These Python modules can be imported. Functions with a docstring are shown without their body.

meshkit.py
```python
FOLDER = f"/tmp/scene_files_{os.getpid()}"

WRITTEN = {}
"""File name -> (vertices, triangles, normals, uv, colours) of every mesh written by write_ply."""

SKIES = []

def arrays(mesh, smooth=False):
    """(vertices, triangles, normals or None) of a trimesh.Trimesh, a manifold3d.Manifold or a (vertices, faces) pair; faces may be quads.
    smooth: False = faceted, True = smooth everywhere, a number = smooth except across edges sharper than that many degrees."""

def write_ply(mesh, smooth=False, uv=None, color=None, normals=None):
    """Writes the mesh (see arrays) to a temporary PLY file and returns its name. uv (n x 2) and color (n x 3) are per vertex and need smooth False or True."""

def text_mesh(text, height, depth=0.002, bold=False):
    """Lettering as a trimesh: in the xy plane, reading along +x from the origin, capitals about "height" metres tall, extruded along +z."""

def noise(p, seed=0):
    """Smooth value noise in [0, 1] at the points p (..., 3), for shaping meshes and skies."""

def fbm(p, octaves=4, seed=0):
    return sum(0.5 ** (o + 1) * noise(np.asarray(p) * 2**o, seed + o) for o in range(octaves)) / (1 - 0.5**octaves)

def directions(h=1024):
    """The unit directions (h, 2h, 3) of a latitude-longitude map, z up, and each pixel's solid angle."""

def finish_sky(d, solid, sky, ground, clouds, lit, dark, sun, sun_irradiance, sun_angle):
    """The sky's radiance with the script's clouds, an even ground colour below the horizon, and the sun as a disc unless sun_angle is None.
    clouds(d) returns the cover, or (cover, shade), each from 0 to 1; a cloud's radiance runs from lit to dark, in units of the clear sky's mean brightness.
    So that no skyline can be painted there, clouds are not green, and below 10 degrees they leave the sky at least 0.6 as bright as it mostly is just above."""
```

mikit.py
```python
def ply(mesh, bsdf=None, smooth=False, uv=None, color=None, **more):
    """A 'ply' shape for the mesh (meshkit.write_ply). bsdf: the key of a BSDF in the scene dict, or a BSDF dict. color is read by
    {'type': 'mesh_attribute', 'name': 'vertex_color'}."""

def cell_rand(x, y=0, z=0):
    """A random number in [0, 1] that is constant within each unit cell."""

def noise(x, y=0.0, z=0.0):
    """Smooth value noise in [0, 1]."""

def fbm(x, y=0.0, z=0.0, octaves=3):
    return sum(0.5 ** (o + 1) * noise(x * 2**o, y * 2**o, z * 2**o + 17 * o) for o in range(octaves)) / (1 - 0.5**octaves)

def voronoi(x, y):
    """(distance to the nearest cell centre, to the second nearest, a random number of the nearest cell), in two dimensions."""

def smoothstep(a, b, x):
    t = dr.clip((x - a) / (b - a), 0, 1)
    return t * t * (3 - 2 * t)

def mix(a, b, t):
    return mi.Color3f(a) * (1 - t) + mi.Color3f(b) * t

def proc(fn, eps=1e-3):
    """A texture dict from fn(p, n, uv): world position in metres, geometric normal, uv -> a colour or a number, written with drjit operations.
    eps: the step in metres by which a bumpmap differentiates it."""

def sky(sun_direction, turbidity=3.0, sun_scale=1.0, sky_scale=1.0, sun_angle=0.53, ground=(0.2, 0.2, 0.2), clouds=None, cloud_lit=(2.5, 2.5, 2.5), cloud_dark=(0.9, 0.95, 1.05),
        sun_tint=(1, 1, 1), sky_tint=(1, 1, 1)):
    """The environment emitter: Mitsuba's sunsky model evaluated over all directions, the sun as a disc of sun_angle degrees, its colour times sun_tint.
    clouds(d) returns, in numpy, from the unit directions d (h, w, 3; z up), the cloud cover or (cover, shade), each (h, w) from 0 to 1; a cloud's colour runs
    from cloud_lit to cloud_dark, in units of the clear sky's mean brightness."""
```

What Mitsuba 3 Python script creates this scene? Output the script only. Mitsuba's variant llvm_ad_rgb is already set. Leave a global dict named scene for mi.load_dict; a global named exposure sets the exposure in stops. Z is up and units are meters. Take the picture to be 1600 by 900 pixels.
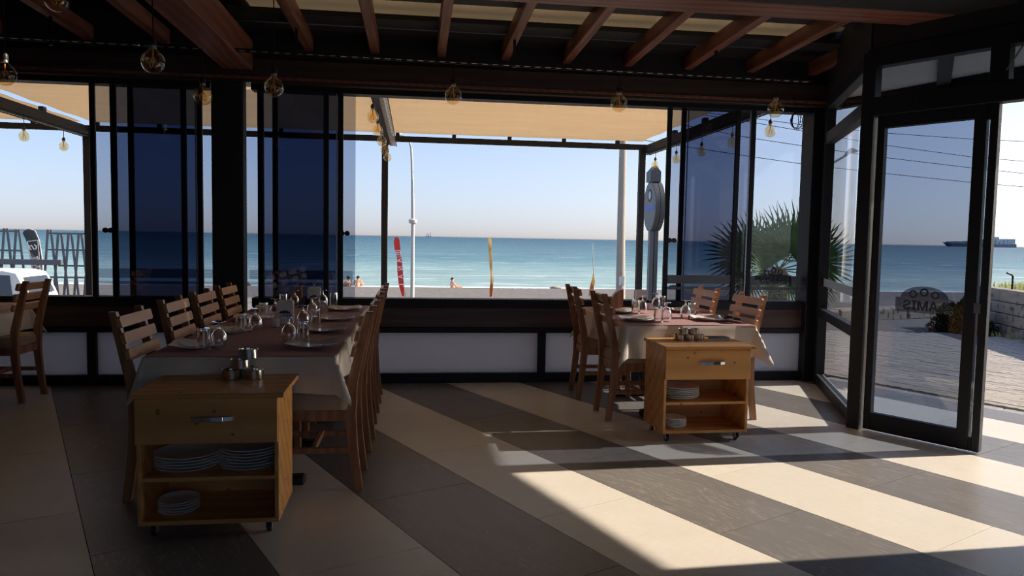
import math, random
import numpy as np, trimesh, drjit as dr, mitsuba as mi
import mikit, meshkit
from mikit import ply, proc, noise, fbm, cell_rand, smoothstep, mix, voronoi
from shapely.geometry import Polygon, box as sbox, LineString, Point
from shapely import affinity
random.seed(7)
rng = np.random.default_rng(7)
T4 = mi.ScalarTransform4f
scene, labels = {}, {}

# ------------------------------------------------------------------ camera, sky, sun, exposure
CAM_H, FOCAL, PITCH, ROLL, YAW = 1.325, 1158.17, 0.0673088, 0.0179186, math.atan(0.12991)
_fw = np.array([math.sin(YAW) * math.cos(PITCH), math.cos(YAW) * math.cos(PITCH), -math.sin(PITCH)])
_r0 = np.array([math.cos(YAW), -math.sin(YAW), 0.0])
_u0 = np.cross(_r0, _fw)
_rt = math.cos(ROLL) * _r0 + math.sin(ROLL) * _u0
_up = -math.sin(ROLL) * _r0 + math.cos(ROLL) * _u0
scene['camera'] = {'type': 'perspective', 'fov': math.degrees(2 * math.atan(800 / FOCAL)), 'fov_axis': 'x', 'near_clip': 0.05, 'far_clip': 60000.0,
                   'to_world': T4().look_at(origin=[0, 0, CAM_H], target=list(np.array([0, 0, CAM_H]) + _fw), up=list(_up))}
SUN_EL = math.radians(31)
SUN = np.array([1.0, 0.05, math.tan(SUN_EL) * math.hypot(1, 0.05)])
scene['sky'] = mikit.sky(SUN.tolist(), turbidity=4.5, sun_scale=1.15, sky_scale=1.0, sun_tint=(1.0, 1.10, 1.32), sky_tint=(1.04, 0.99, 1.07), ground=(0.25, 0.25, 0.24))
exposure = 2.45

# ------------------------------------------------------------------ helpers
def num(name):
    if name not in scene and name not in labels and not any(k.startswith(name + '__') for k in scene):
        return name
    i = 1
    while True:
        k = f'{name}_{i:03d}'
        if k not in scene and k not in labels and k not in _roots:
            return k
        i += 1
_roots = set()
_cnt = {}
def key_for(base):
    """base, base_001, base_002 ..."""
    n = _cnt.get(base, 0)
    _cnt[base] = n + 1
    k = base if n == 0 else f'{base}_{n:03d}'
    _roots.add(k)
    return k
def root(name, label, cat=None, group=None, kind=None):
    k = key_for(name)
    d = {'label': label}
    if cat: d['category'] = cat
    if group: d['group'] = group
    if kind: d['kind'] = kind
    labels[k] = d
    return k
def put(parent, name, pd, M=None, label=None, kind=None):
    """a part: parent__name; pd is a ply dict that may be shared"""
    k = key_for(parent + '__' + name) if parent else name
    d = dict(pd)
    if M is not None:
        d['to_world'] = M
    scene[k] = d
    if label or kind:
        labels[k] = {**({'label': label} if label else {}), **({'kind': kind} if kind else {})}
    return k
def whole(name, pd, label, cat=None, group=None, kind=None, M=None):
    k = root(name, label, cat, group, kind)
    d = dict(pd)
    if M is not None: d['to_world'] = M
    scene[k] = d
    return k
def cat(*ms):
    ms = [m for x in ms for m in (x if isinstance(x, list) else [x])]
    return trimesh.util.concatenate(ms)
def bx(x0, x1, y0, y1, z0, z1, b=0.0):
    c = np.array([(x0 + x1) / 2, (y0 + y1) / 2, (z0 + z1) / 2]); h = np.abs([x1 - x0, y1 - y0, z1 - z0]) * 0.5
    if b <= 0:
        m = trimesh.creation.box(h * 2); m.apply_translation(c); return m
    b = min(b, h.min() * 0.45)
    pts = []
    for s in np.ndindex(2, 2, 2):
        s = np.array(s) * 2 - 1
        for ax in range(3):
            q = h - b; q[ax] = h[ax]
            pts.append(s * q)
    m = trimesh.convex.convex_hull(np.array(pts)); m.apply_translation(c); return m
def bar(p, q, w, h, b=0.0, up=(0, 0, 1)):
    """rectangular bar from p to q: w across, h along up"""
    p, q = np.array(p, float), np.array(q, float)
    d = q - p; L = np.linalg.norm(d); d /= L
    u = np.array(up, float)
    if abs(d @ u) > 0.98: u = np.array([0, 1.0, 0])
    s = np.cross(d, u); s /= np.linalg.norm(s); u = np.cross(s, d)
    m = bx(0, L, -w / 2, w / 2, -h / 2, h / 2, b)
    M = np.eye(4); M[:3, 0], M[:3, 1], M[:3, 2], M[:3, 3] = d, -s, u, p
    m.apply_transform(M); return m
def tube(pts, r, sides=8, cap=True):
    p = np.array(pts, float); r = np.broadcast_to(r, (len(p),)).astype(float)
    t = np.gradient(p, axis=0); t /= np.linalg.norm(t, axis=1, keepdims=True)
    a = np.cross(t, [0.13, 0.31, 0.94]); n0 = np.linalg.norm(a, axis=1, keepdims=True)
    a = np.where(n0 > 0.05, a / np.maximum(n0, 1e-9), [1, 0, 0])
    b = np.cross(t, a); an = np.arange(sides) * 2 * math.pi / sides
    v = p[:, None] + r[:, None, None] * (np.cos(an)[None, :, None] * a[:, None] + np.sin(an)[None, :, None] * b[:, None])
    n = len(p); V = v.reshape(-1, 3); F = []
    for i in range(n - 1):
        for j in range(sides):
            k = (j + 1) % sides
            F += [[i * sides + j, i * sides + k, (i + 1) * sides + k], [i * sides + j, (i + 1) * sides + k, (i + 1) * sides + j]]
    if cap:
        V = np.vstack([V, p[0], p[-1]])
        for j in range(sides):
            k = (j + 1) % sides
            F += [[n * sides, k, j], [n * sides + 1, (n - 1) * sides + j, (n - 1) * sides + k]]
    m = trimesh.Trimesh(V, F, process=False)
    if m.volume < 0: m.invert()
    return m
def lathe(prof, n=24, c=(0, 0, 0)):
    m = trimesh.creation.revolve(np.array(prof, float), sections=n)
    m.apply_translation(c); return m
def ext(poly, d):
    return trimesh.creation.extrude_polygon(poly, d, engine='earcut')
def up_y(m):
    """xy-extrusion (thickness +z) stood upright: x stays, y becomes z, thickness towards -y"""
    m = m.copy(); m.apply_transform(trimesh.transformations.rotation_matrix(math.pi / 2, [1, 0, 0])); return m
def TR(x, y, z, rz=0.0):
    return T4().translate([x, y, z]).rotate([0, 0, 1], math.degrees(rz))
def xf(m, x=0, y=0, z=0, rz=0.0, rx=0.0, ry=0.0):
    m = m.copy()
    R = trimesh.transformations.euler_matrix(rx, ry, rz); R[:3, 3] = [x, y, z]
    m.apply_transform(R); return m
def rrect(w, h, r):
    return sbox(-w / 2 + r, -h / 2 + r, w / 2 - r, h / 2 - r).buffer(r, quad_segs=4)
def grid(nx, ny, fn):
    u, v = np.meshgrid(np.linspace(0, 1, nx), np.linspace(0, 1, ny), indexing='ij')
    P = np.stack(fn(u.ravel(), v.ravel()), 1)
    i, j = np.meshgrid(np.arange(nx - 1), np.arange(ny - 1), indexing='ij')
    a = (i * ny + j).ravel(); b = a + ny; c = b + 1; d = a + 1
    return trimesh.Trimesh(P, np.vstack([np.stack([a, b, c], 1), np.stack([a, c, d], 1)]), process=False)

# ------------------------------------------------------------------ materials
def two(d): return {'type': 'twosided', 'bsdf': d}
def rgb(*c): return {'type': 'rgb', 'value': list(c)}
def prin(color, rough=0.5, metal=0.0, spec=0.5, **k):
    return two({'type': 'principled', 'base_color': color if isinstance(color, dict) else rgb(*color), 'roughness': rough, 'metallic': metal, 'specular': spec, **k})
def wood(a, b, sc=9.0, axis='z', knots=0.0, kc=(0.12, 0.05, 0.02)):
    def fn(p, n, uv):
        q = {'z': (p.x, p.y, p.z), 'x': (p.y, p.z, p.x), 'y': (p.x, p.z, p.y)}[axis]
        w = fbm(q[0] * 3 + 5, q[1] * 3, q[2] * 0.8)
        g = fbm((q[0] + w * 0.05) * sc * 5, (q[1] + w * 0.05) * sc * 5, q[2] * sc * 0.35, 3)
        r = 0.5 + 0.5 * dr.sin((q[0] * 1.3 + q[1] + w * 0.22) * sc * 12)
        t = smoothstep(0.15, 0.85, g * 0.65 + r * 0.35)
        c = mix(a, b, t)
        if knots > 0:
            d1, d2, rr = voronoi((p.x + p.y * 0.7) * 9.0 + w * 0.4, p.z * 11 + p.y * 9)
            c = mix(c, kc, smoothstep(0.11, 0.03, d1) * dr.select(rr > 1 - knots, 0.8, 0.0))
        return c
    return proc(fn)
def pane(*c): return {'type': 'thindielectric', 'int_ior': 1.5, 'specular_transmittance': rgb(*c)}
MAT = {}
_ply = ply
def ply(mesh, bsdf, *a, **k): return _ply(mesh, 'mat_' + bsdf, *a, **k)
MAT['chair_wood'] = prin(wood((0.38, 0.18, 0.082), (0.25, 0.11, 0.048), 6), 0.34, spec=0.5)
MAT['slat_wood'] = prin(wood((0.58, 0.31, 0.155), (0.47, 0.235, 0.11), 4, 'y'), 0.42, spec=0.25)
MAT['pine'] = prin(wood((0.66, 0.33, 0.105), (0.53, 0.24, 0.07), 4, 'x', 0.38), 0.42, spec=0.4)
MAT['roof_wood'] = prin(wood((0.25, 0.105, 0.072), (0.16, 0.065, 0.045), 5, 'y'), 0.45, spec=0.35)
MAT['purlin_wood'] = prin(wood((0.25, 0.105, 0.072), (0.16, 0.065, 0.045), 5, 'x'), 0.45, spec=0.35)
MAT['header_wood'] = prin(wood((0.066, 0.046, 0.042), (0.042, 0.032, 0.031), 5, 'x'), 0.4, spec=0.4)
MAT['band_wood'] = prin(wood((0.095, 0.050, 0.042), (0.06, 0.035, 0.031), 5, 'x'), 0.4, spec=0.4)
MAT['black_board'] = prin((0.028, 0.029, 0.033), 0.6, spec=0.25)
MAT['frame_metal'] = prin((0.014, 0.016, 0.022), 0.5, spec=0.25)
MAT['outer_metal'] = prin((0.018, 0.018, 0.021), 0.6, spec=0.25)
MAT['alu'] = prin((0.45, 0.46, 0.48), 0.4, 0.9)
MAT['chrome'] = prin((0.72, 0.73, 0.75), 0.16, 1.0)
MAT['steel'] = prin((0.6, 0.6, 0.58), 0.22, 1.0)
MAT['tray_metal'] = prin((0.50, 0.47, 0.45), 0.5, 0.3)
MAT['black_plastic'] = prin((0.015, 0.015, 0.016), 0.4)
MAT['porcelain'] = prin((0.78, 0.77, 0.73), 0.18, spec=0.6)
MAT['white_plastic'] = prin((0.75, 0.74, 0.70), 0.35)
MAT['cloth_white'] = prin(proc(lambda p, n, uv: mix((0.74, 0.67, 0.58), (0.64, 0.57, 0.49), fbm(p.x * 14, p.y * 14, p.z * 14))), 0.85, spec=0.15, sheen=0.3)
MAT['cloth_red'] = prin(proc(lambda p, n, uv: mix((0.45, 0.265, 0.26), (0.35, 0.20, 0.195), fbm(p.x * 20, p.y * 90, 1.0) * 0.7 + 0.3 * fbm(p.x * 3, p.y * 3))), 0.85, spec=0.15, sheen=0.3)
MAT['suede'] = prin(proc(lambda p, n, uv: mix((0.46, 0.34, 0.25), (0.32, 0.235, 0.17), fbm(p.x * 12, p.y * 12, p.z * 12))), 0.9, spec=0.1, sheen=0.5)
MAT['napkin_blue'] = prin((0.05, 0.06, 0.10), 0.9, spec=0.1)
MAT['ceiling_black'] = prin((0.02, 0.019, 0.02), 0.8, spec=0.1)
MAT['room_wall'] = prin((0.10, 0.085, 0.075), 0.8, spec=0.1)
MAT['soffit'] = prin((0.62, 0.63, 0.62), 0.7, spec=0.2)
MAT['lower_panel'] = {'type': 'principledthin', 'base_color': rgb(0.64, 0.66, 0.73), 'roughness': 0.2, 'diff_trans': 1.0, 'spec_trans': 0.0, 'eta': 1.5}
MAT['frost_band'] = pane(0.78, 0.80, 0.84)
MAT['logo_plate'] = pane(0.50, 0.52, 0.56)
MAT['tint_glass'] = pane(0.45, 0.485, 0.575)
MAT['clear_glass'] = pane(0.72, 0.76, 0.82)
MAT['door_glass'] = pane(0.24, 0.29, 0.38)
MAT['fixed_glass'] = pane(0.62, 0.68, 0.76)
MAT['table_glass'] = {'type': 'dielectric', 'int_ior': 1.5}
MAT['amber_glass'] = pane(0.97, 0.85, 0.62)
MAT['filament'] = prin((0.75, 0.42, 0.12), 0.4)
MAT['frost'] = {'type': 'principledthin', 'base_color': rgb(0.30, 0.32, 0.36), 'roughness': 0.6, 'diff_trans': 0.8, 'spec_trans': 0.35, 'eta': 1.3}
MAT['frost_letter'] = prin((0.03, 0.033, 0.045), 0.6)
def fabric(c, dt):
    return {'type': 'principledthin', 'base_color': c, 'roughness': 0.8, 'diff_trans': dt, 'spec_trans': 0.0, 'eta': 1.2}
MAT['awning'] = fabric(proc(lambda p, n, uv: mix((0.80, 0.58, 0.34), (0.72, 0.51, 0.29), fbm(p.x * 1.3, p.y * 6, 0.0))), 0.62)
MAT['roof_fabric'] = fabric(rgb(0.60, 0.46, 0.27), 0.17)

# ------------------------------------------------------------------ floor
TD = -0.97969 - YAW                       # direction of the tile rows in the wall frame
RD = np.array([math.cos(TD), math.sin(TD)]); ND = np.array([-math.sin(TD), math.cos(TD)])
ROW0, PITCHW, TL = 1.4267, 0.60056, 1.2
J_LIGHT, J_DARK = 2.03, 2.61
def tile_tex(light):
    def fn(p, n, uv):
        s = p.x * float(RD[0]) + p.y * float(RD[1]); v = p.x * float(ND[0]) + p.y * float(ND[1])
        row = dr.floor((v - ROW0) / PITCHW)
        cell = dr.floor((s - (J_LIGHT if light else J_DARK)) / TL)
        k = cell_rand(row, cell, 5)
        if light:
            f = fbm(p.x * 9, p.y * 9 + k * 30) * 0.5 + fbm(p.x * 70, p.y * 70) * 0.5
            return mix((0.66, 0.625, 0.56), (0.59, 0.55, 0.485), f) * (0.95 + 0.08 * k)
        w = fbm(s * 3, v * 3, k * 20)
        f = fbm(s * 5 + w * 3, v * 22 + w * 5, k * 40, 4)
        h = fbm(s * 1.6 + k * 7, v * 2.4, k * 11, 3)
        g = smoothstep(0.52, 0.80, fbm(s * 22 + w * 9, v * 95 + w * 14, k * 9, 4))
        c = mix((0.125, 0.117, 0.113), (0.195, 0.182, 0.173), f * 0.45 + h * 0.55)
        return mix(c, (0.30, 0.278, 0.258), g * 0.5 * smoothstep(0.25, 0.7, h))
    return proc(fn)
MAT['tile_light'] = prin(tile_tex(True), 0.36, spec=0.4)
MAT['tile_dark'] = prin(tile_tex(False), 0.36, spec=0.35)
MAT['grout'] = prin((0.27, 0.245, 0.215), 0.85, spec=0.1)
CORN, POST = np.array([3.87, 6.72]), np.array([3.17, 4.92])
DD = np.array([0.52, -0.854]); DD /= np.linalg.norm(DD)
JA = POST + DD * 0.80; JB = JA + DD * 1.50; JC = JB + DD * 2.6
KERB0, KERB1 = np.array([3.97, 6.86]), np.array([7.68, -0.6])
floor_poly = Polygon([(-7.5, -4.5), (JC[0], -4.5), (JC[0], -0.6), KERB1, KERB0, (-7.5, 6.86)])
labels['floor'] = {'label': 'floor of alternating beige and dark grey stone tile stripes', 'kind': 'structure'}
put(None, 'floor', ply(xf(ext(floor_poly, 0.05), z=-0.063), 'grout'))
half = (floor_poly.bounds[2] - floor_poly.bounds[0]) + 8
for r in range(-30, 40):
    lo = ROW0 + r * PITCHW
    light = (r % 2 != 0)
    for c in range(-20, 20):
        s0 = (J_LIGHT if light else J_DARK) + c * TL - 12 * TL * 0
        g = 0.0017
        q = [RD * (s0 + a) + ND * (lo + b) for a, b in ((g, g), (TL - g, g), (TL - g, PITCHW - g), (g, PITCHW - g))]
        poly = Polygon(q)
        if not poly.intersects(floor_poly): continue
        if not poly.within(floor_poly):
            poly = poly.intersection(floor_poly)
        for pg in getattr(poly, 'geoms', [poly]):
            if pg.geom_type != 'Polygon' or pg.area < 0.004: continue
            put('floor', 'tile', ply(xf(ext(pg, 0.013), z=-0.013), 'tile_light' if light else 'tile_dark'))

# ------------------------------------------------------------------ window wall (y = 6.75), posts, sills, panes
WY0, WY1 = 6.70, 6.80
def B(name, parent, x0, x1, y0, y1, z0, z1, m, b=0.004, **k):
    return put(parent, name, ply(bx(x0, x1, y0, y1, z0, z1, b), m), **k)
labels['wall_front'] = {'label': 'dark window wall with wooden header and low grey glass panels facing the sea', 'kind': 'structure'}
XL = -7.5
W = 'wall_front'
B('header_beam', W, XL, 3.95, 6.60, 6.82, 2.60, 2.80, 'header_wood')
B('header_trim', W, XL, 3.95, 6.585, 6.60, 2.625, 2.65, 'roof_wood', 0.002)
B('lintel_board', W, XL, 3.95, 6.66, 6.80, 2.80, 3.20, 'black_board')
B('pillar', W, -1.725, -1.465, 6.60, 6.73, 0.0, 2.60, 'black_board', 0.006)
B('pillar', W, 3.70, 3.90, 6.64, 6.86, 0.0, 2.62, 'frame_metal', 0.006)
B('pillar', W, -6.3, -6.0, 6.60, 6.86, 0.0, 2.60, 'header_wood', 0.006)
bays = [(-6.0, -1.755), (-1.42, 3.70)]
mull = [[-4.3, -2.75], [1.158]]
for (x0, x1), ms in zip(bays, mull):
    B('sill_rail', W, x0, x1, 6.68, 6.84, 0.685, 0.765, 'frame_metal')
    B('wood_band', W, x0, x1, 6.715, 6.78, 0.505, 0.685, 'band_wood', 0.002)
    B('panel_rail', W, x0, x1, 6.70, 6.80, 0.455, 0.505, 'frame_metal')
    B('base_rail', W, x0, x1, 6.69, 6.81, 0.0, 0.085, 'frame_metal')
    xs = [x0] + ms + [x1]
    for i in range(len(xs) - 1):
        a = xs[i] + (0.035 if i else 0.0); c = xs[i + 1] - (0.035 if i < len(xs) - 2 else 0.0)
        B('lower_panel', W, a, c, 6.74, 6.76, 0.085, 0.455, 'lower_panel', 0.001)
    for m_ in ms:
        B('mullion', W, m_ - 0.036, m_ + 0.036, 6.695, 6.80, 0.085, 0.455, 'frame_metal')
    B('head_rail', W, x0, x1, 6.69, 6.83, 2.555, 2.602, 'frame_metal')

def pane_part(win, x0, x1, y, z0, z1, m, left=True, right=True, band=True, w=0.022, bm='frost_band'):
    put(win, 'pane', ply(grid(2, 2, lambda u, v: (x0 + (x1 - x0) * u, 0 * u + y, z0 + (z1 - z0) * v)), m))
    if left: put(win, 'edge_profile', ply(bx(x0 - w, x0 + w, y - 0.014, y + 0.014, z0, z1, 0.003), 'frame_metal'))
    if right: put(win, 'edge_profile', ply(bx(x1 - w, x1 + w, y - 0.014, y + 0.014, z0, z1, 0.003), 'frame_metal'))
    if band:
        for a, b_ in ((0.925, 1.005), (0.868, 0.896)):
            put(win, 'frosted_band', ply(bx(x0 + w, x1 - w, y - 0.0035, y - 0.0015, a, b_), bm))
ZP0, ZP1 = 0.765, 2.558
labels['window_1'] = {'label': 'stack of tinted sliding glass panes left of the thick dark pillar', 'kind': 'structure'}
pane_part('window_1', -2.71, -1.98, 6.715, ZP0, ZP1, 'tint_glass')
pane_part('window_1', -2.555, -1.855, 6.737, ZP0, ZP1, 'tint_glass', band=False)
pane_part('window_1', -2.553, -1.853, 6.759, ZP0, ZP1, 'tint_glass', left=False, right=False)
pane_part('window_1', -2.43, -1.853, 6.781, ZP0, ZP1, 'tint_glass', right=False, band=False)
pane_part('window_1', -2.428, -1.70, 6.803, ZP0, ZP1, 'tint_glass', left=False, right=False)
labels['window_2'] = {'label': 'stack of tinted sliding glass panes right of the thick dark pillar', 'kind': 'structure'}
pane_part('window_2', -1.465, -0.79, 6.715, ZP0, ZP1, 'tint_glass', left=False)
pane_part('window_2', -1.352, -0.668, 6.737, ZP0, ZP1, 'tint_glass', band=False)
pane_part('window_2', -1.350, -0.666, 6.759, ZP0, ZP1, 'tint_glass', left=False, right=False)
pane_part('window_2', -1.235, -0.666, 6.781, ZP0, ZP1, 'tint_glass', right=False, band=False)
pane_part('window_2', -1.233, -0.545, 6.803, ZP0, ZP1, 'tint_glass', left=False, right=False)
labels['window_3'] = {'label': 'tinted sliding panes and fixed lettered pane before the palm', 'kind': 'structure'}
pane_part('window_3', 2.318, 2.985, 6.715, ZP0, ZP1, 'tint_glass', bm='frost')
pane_part('window_3', 2.462, 3.145, 6.737, ZP0, ZP1, 'tint_glass', band=False)
pane_part('window_3', 2.464, 3.143, 6.759, ZP0, ZP1, 'tint_glass', left=False, right=False)
pane_part('window_3', 3.165, 3.705, 6.775, ZP0, ZP1, 'fixed_glass', right=False, bm='frost')
for w_, x in (('window_1', -2.525), ('window_1', -1.885), ('window_2', -1.322), ('window_2', -0.70), ('window_3', 2.50), ('window_3', 3.11)):
    put(w_, 'edge_seal', ply(bx(x - 0.005, x + 0.005, 6.717, 6.724, ZP0, ZP1), 'alu'))
for x, z in ((-2.60, 1.33), (-0.63, 1.34), (2.372, 1.33)):   # round pane latches
    w_ = 'window_1' if x < -2 else 'window_2' if x < 0 else 'window_3'
    put(w_, 'latch', ply(cat([xf(lathe([(0, -0.012), (0.022, -0.012), (0.022, 0.012), (0, 0.012)], 14), x + d, 6.712, z, rx=math.pi / 2) for d in (-0.022, 0.022)]), 'black_plastic'))

def mirrored_text(t, h, depth=0.002, bold=True):
    m = meshkit.text_mesh(t, h, depth, bold)
    m.apply_transform(np.diag([-1.0, 1, 1, 1])); m.invert()
    c = m.bounds.mean(0); m.apply_translation([-c[0], -c[1], 0]); return m
def glass_logo(parent, M):
    """dome, band plate and letters of the house name, in the local xz plane (seen from -y), M places it"""
    dome = Polygon([(0.155 * math.cos(a), 0.085 * math.sin(a)) for a in np.linspace(0, math.pi, 18)])
    plate = dome.union(sbox(-0.185, -0.095, 0.185, 0.005))
    put(parent, 'logo_plate', ply(up_y(ext(plate, 0.002)), 'logo_plate'), M)
    put(parent, 'logo_letters', ply(up_y(xf(mirrored_text('LAMIS', 0.062), y=-0.045, z=0.0025)), 'frost_letter'), M)
    rings = [up_y(xf(ext(Point(0, 0).buffer(r, quad_segs=5).difference(Point(0, 0).buffer(r * 0.62, quad_segs=5)), 0.002), x, y, 0.0025)) for x, y, r in ((-0.07, 0.03, 0.026), (0.0, 0.045, 0.028), (0.07, 0.03, 0.026))]
    put(parent, 'logo_dome', ply(cat(rings), 'frost_letter'), M)
glass_logo('window_3', TR(3.42, 6.768, 1.01))

# ------------------------------------------------------------------ return wall and door line at the right
def seg_box(p, q, t, z0, z1, off=0.0, b=0.004):
    """upright slab from p to q (xy), thickness t, between z0 and z1, shifted outward by off"""
    p, q = np.array(p, float), np.array(q, float)
    d = (q - p) / np.linalg.norm(q - p); n = np.array([-d[1], d[0]])
    a = (p + n * off); c = (q + n * off)
    return bar([*a, (z0 + z1) / 2], [*c, (z0 + z1) / 2], t, z1 - z0, b)
def seg_pane(p, q, z0, z1, off=0.0):
    p, q = np.array(p, float), np.array(q, float)
    d = (q - p) / np.linalg.norm(q - p); n = np.array([-d[1], d[0]]); p = p + n * off; q = q + n * off
    return grid(2, 2, lambda u, v: (p[0] + (q[0] - p[0]) * u, p[1] + (q[1] - p[1]) * u, z0 + (z1 - z0) * v))
def along(p, q, t): return np.array(p) + (np.array(q) - np.array(p)) * t
labels['wall_right'] = {'label': 'angled dark metal entrance wall with glazed return, door posts and transom', 'kind': 'structure'}
R_ = 'wall_right'
ra, rb = along(CORN, POST, 0.05), along(CORN, POST, 0.985)
def SB(name, p, q, t, z0, z1, m='frame_metal', off=0.0): put(R_, name, ply(seg_box(p, q, t, z0, z1, off), m))
SB('base_rail', ra, rb, 0.07, 0.0, 0.10)
SB('middle_rail', ra, rb, 0.07, 0.64, 0.72)
SB('head_rail', ra, rb, 0.08, 2.24, 2.345)
SB('top_rail', ra, rb, 0.08, 2.56, 2.66)
SB('edge_post', along(CORN, POST, 0.04), along(CORN, POST, 0.14), 0.08, 0.0, 2.62)
put(R_, 'threshold', ply(seg_box(along(CORN, POST, 0.14), rb, 0.012, 0.095, 0.106, -0.028), 'alu'))
put(R_, 'pane', ply(seg_pane(ra, rb, 0.10, 0.64), 'clear_glass'))
put(R_, 'pane', ply(seg_pane(ra, rb, 0.72, 2.24), 'clear_glass'))
put(R_, 'pane', ply(seg_pane(ra, rb, 2.345, 2.56), 'clear_glass'))
put(R_, 'frosted_band', ply(seg_box(along(CORN, POST, 0.14), rb, 0.003, 0.93, 1.0, -0.004, 0), 'frost'))
SB('door_post', POST - DD * 0.055, POST + DD * 0.035, 0.10, 0.0, 2.66)
SB('door_header', POST - DD * 0.03, JB, 0.10, 2.215, 2.345)
SB('transom_rail', POST - DD * 0.03, JC, 0.09, 2.555, 2.68)
SB('transom_post', JA - DD * 0.06, JA + DD * 0.045, 0.09, 2.345, 2.56)
put(R_, 'pane', ply(seg_pane(POST + DD * 0.03, JA - DD * 0.06, 2.345, 2.56), 'door_glass'))
put(R_, 'pane', ply(seg_pane(JA + DD * 0.045, JB, 2.345, 2.56), 'door_glass'))
SB('door_post', JB, JB + DD * 0.10, 0.10, 0.0, 2.66)
SB('infill_panel', JB + DD * 0.10, JC, 0.06, 0.0, 2.66, 'frame_metal')
put(R_, 'upper_board', ply(cat(seg_box(CORN, POST, 0.06, 2.66, 3.3), seg_box(POST, JC, 0.06, 2.68, 3.3)), 'black_board'))
put(R_, 'side_wall', ply(bx(JC[0], JC[0] + 0.1, -4.5, JC[1], 0, 3.3), 'room_wall'))
# the glazed door leaf next to the post
labels['door_1'] = {'label': 'tall black framed glass door leaf standing at the right entrance', 'kind': 'structure'}
La, Lb = POST + DD * 0.056, JA
def SD(name, p, q, t, z0, z1, m='frame_metal', off=0.0, **k): put('door_1', name, ply(seg_box(p, q, t, z0, z1, off), m), **k)
Lc = Lb - DD * 0.066
SD('stile', La, La + DD * 0.05, 0.055, 0.012, 2.216)
SD('stile', Lc - DD * 0.07, Lc, 0.055, 0.012, 2.216)
SD('bottom_rail', La + DD * 0.05, Lc - DD * 0.07, 0.055, 0.012, 0.135)
SD('top_rail', La + DD * 0.05, Lc - DD * 0.07, 0.055, 2.13, 2.216)
put('door_1', 'pane', ply(seg_pane(La + DD * 0.05, Lc - DD * 0.07, 0.135, 2.13), 'door_glass'))
SD('jamb', Lc + DD * 0.020, Lb, 0.055, 0.012, 2.215)
SD('jamb_foot', Lc, Lc + DD * 0.020, 0.05, 0.012, 0.10)
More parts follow.
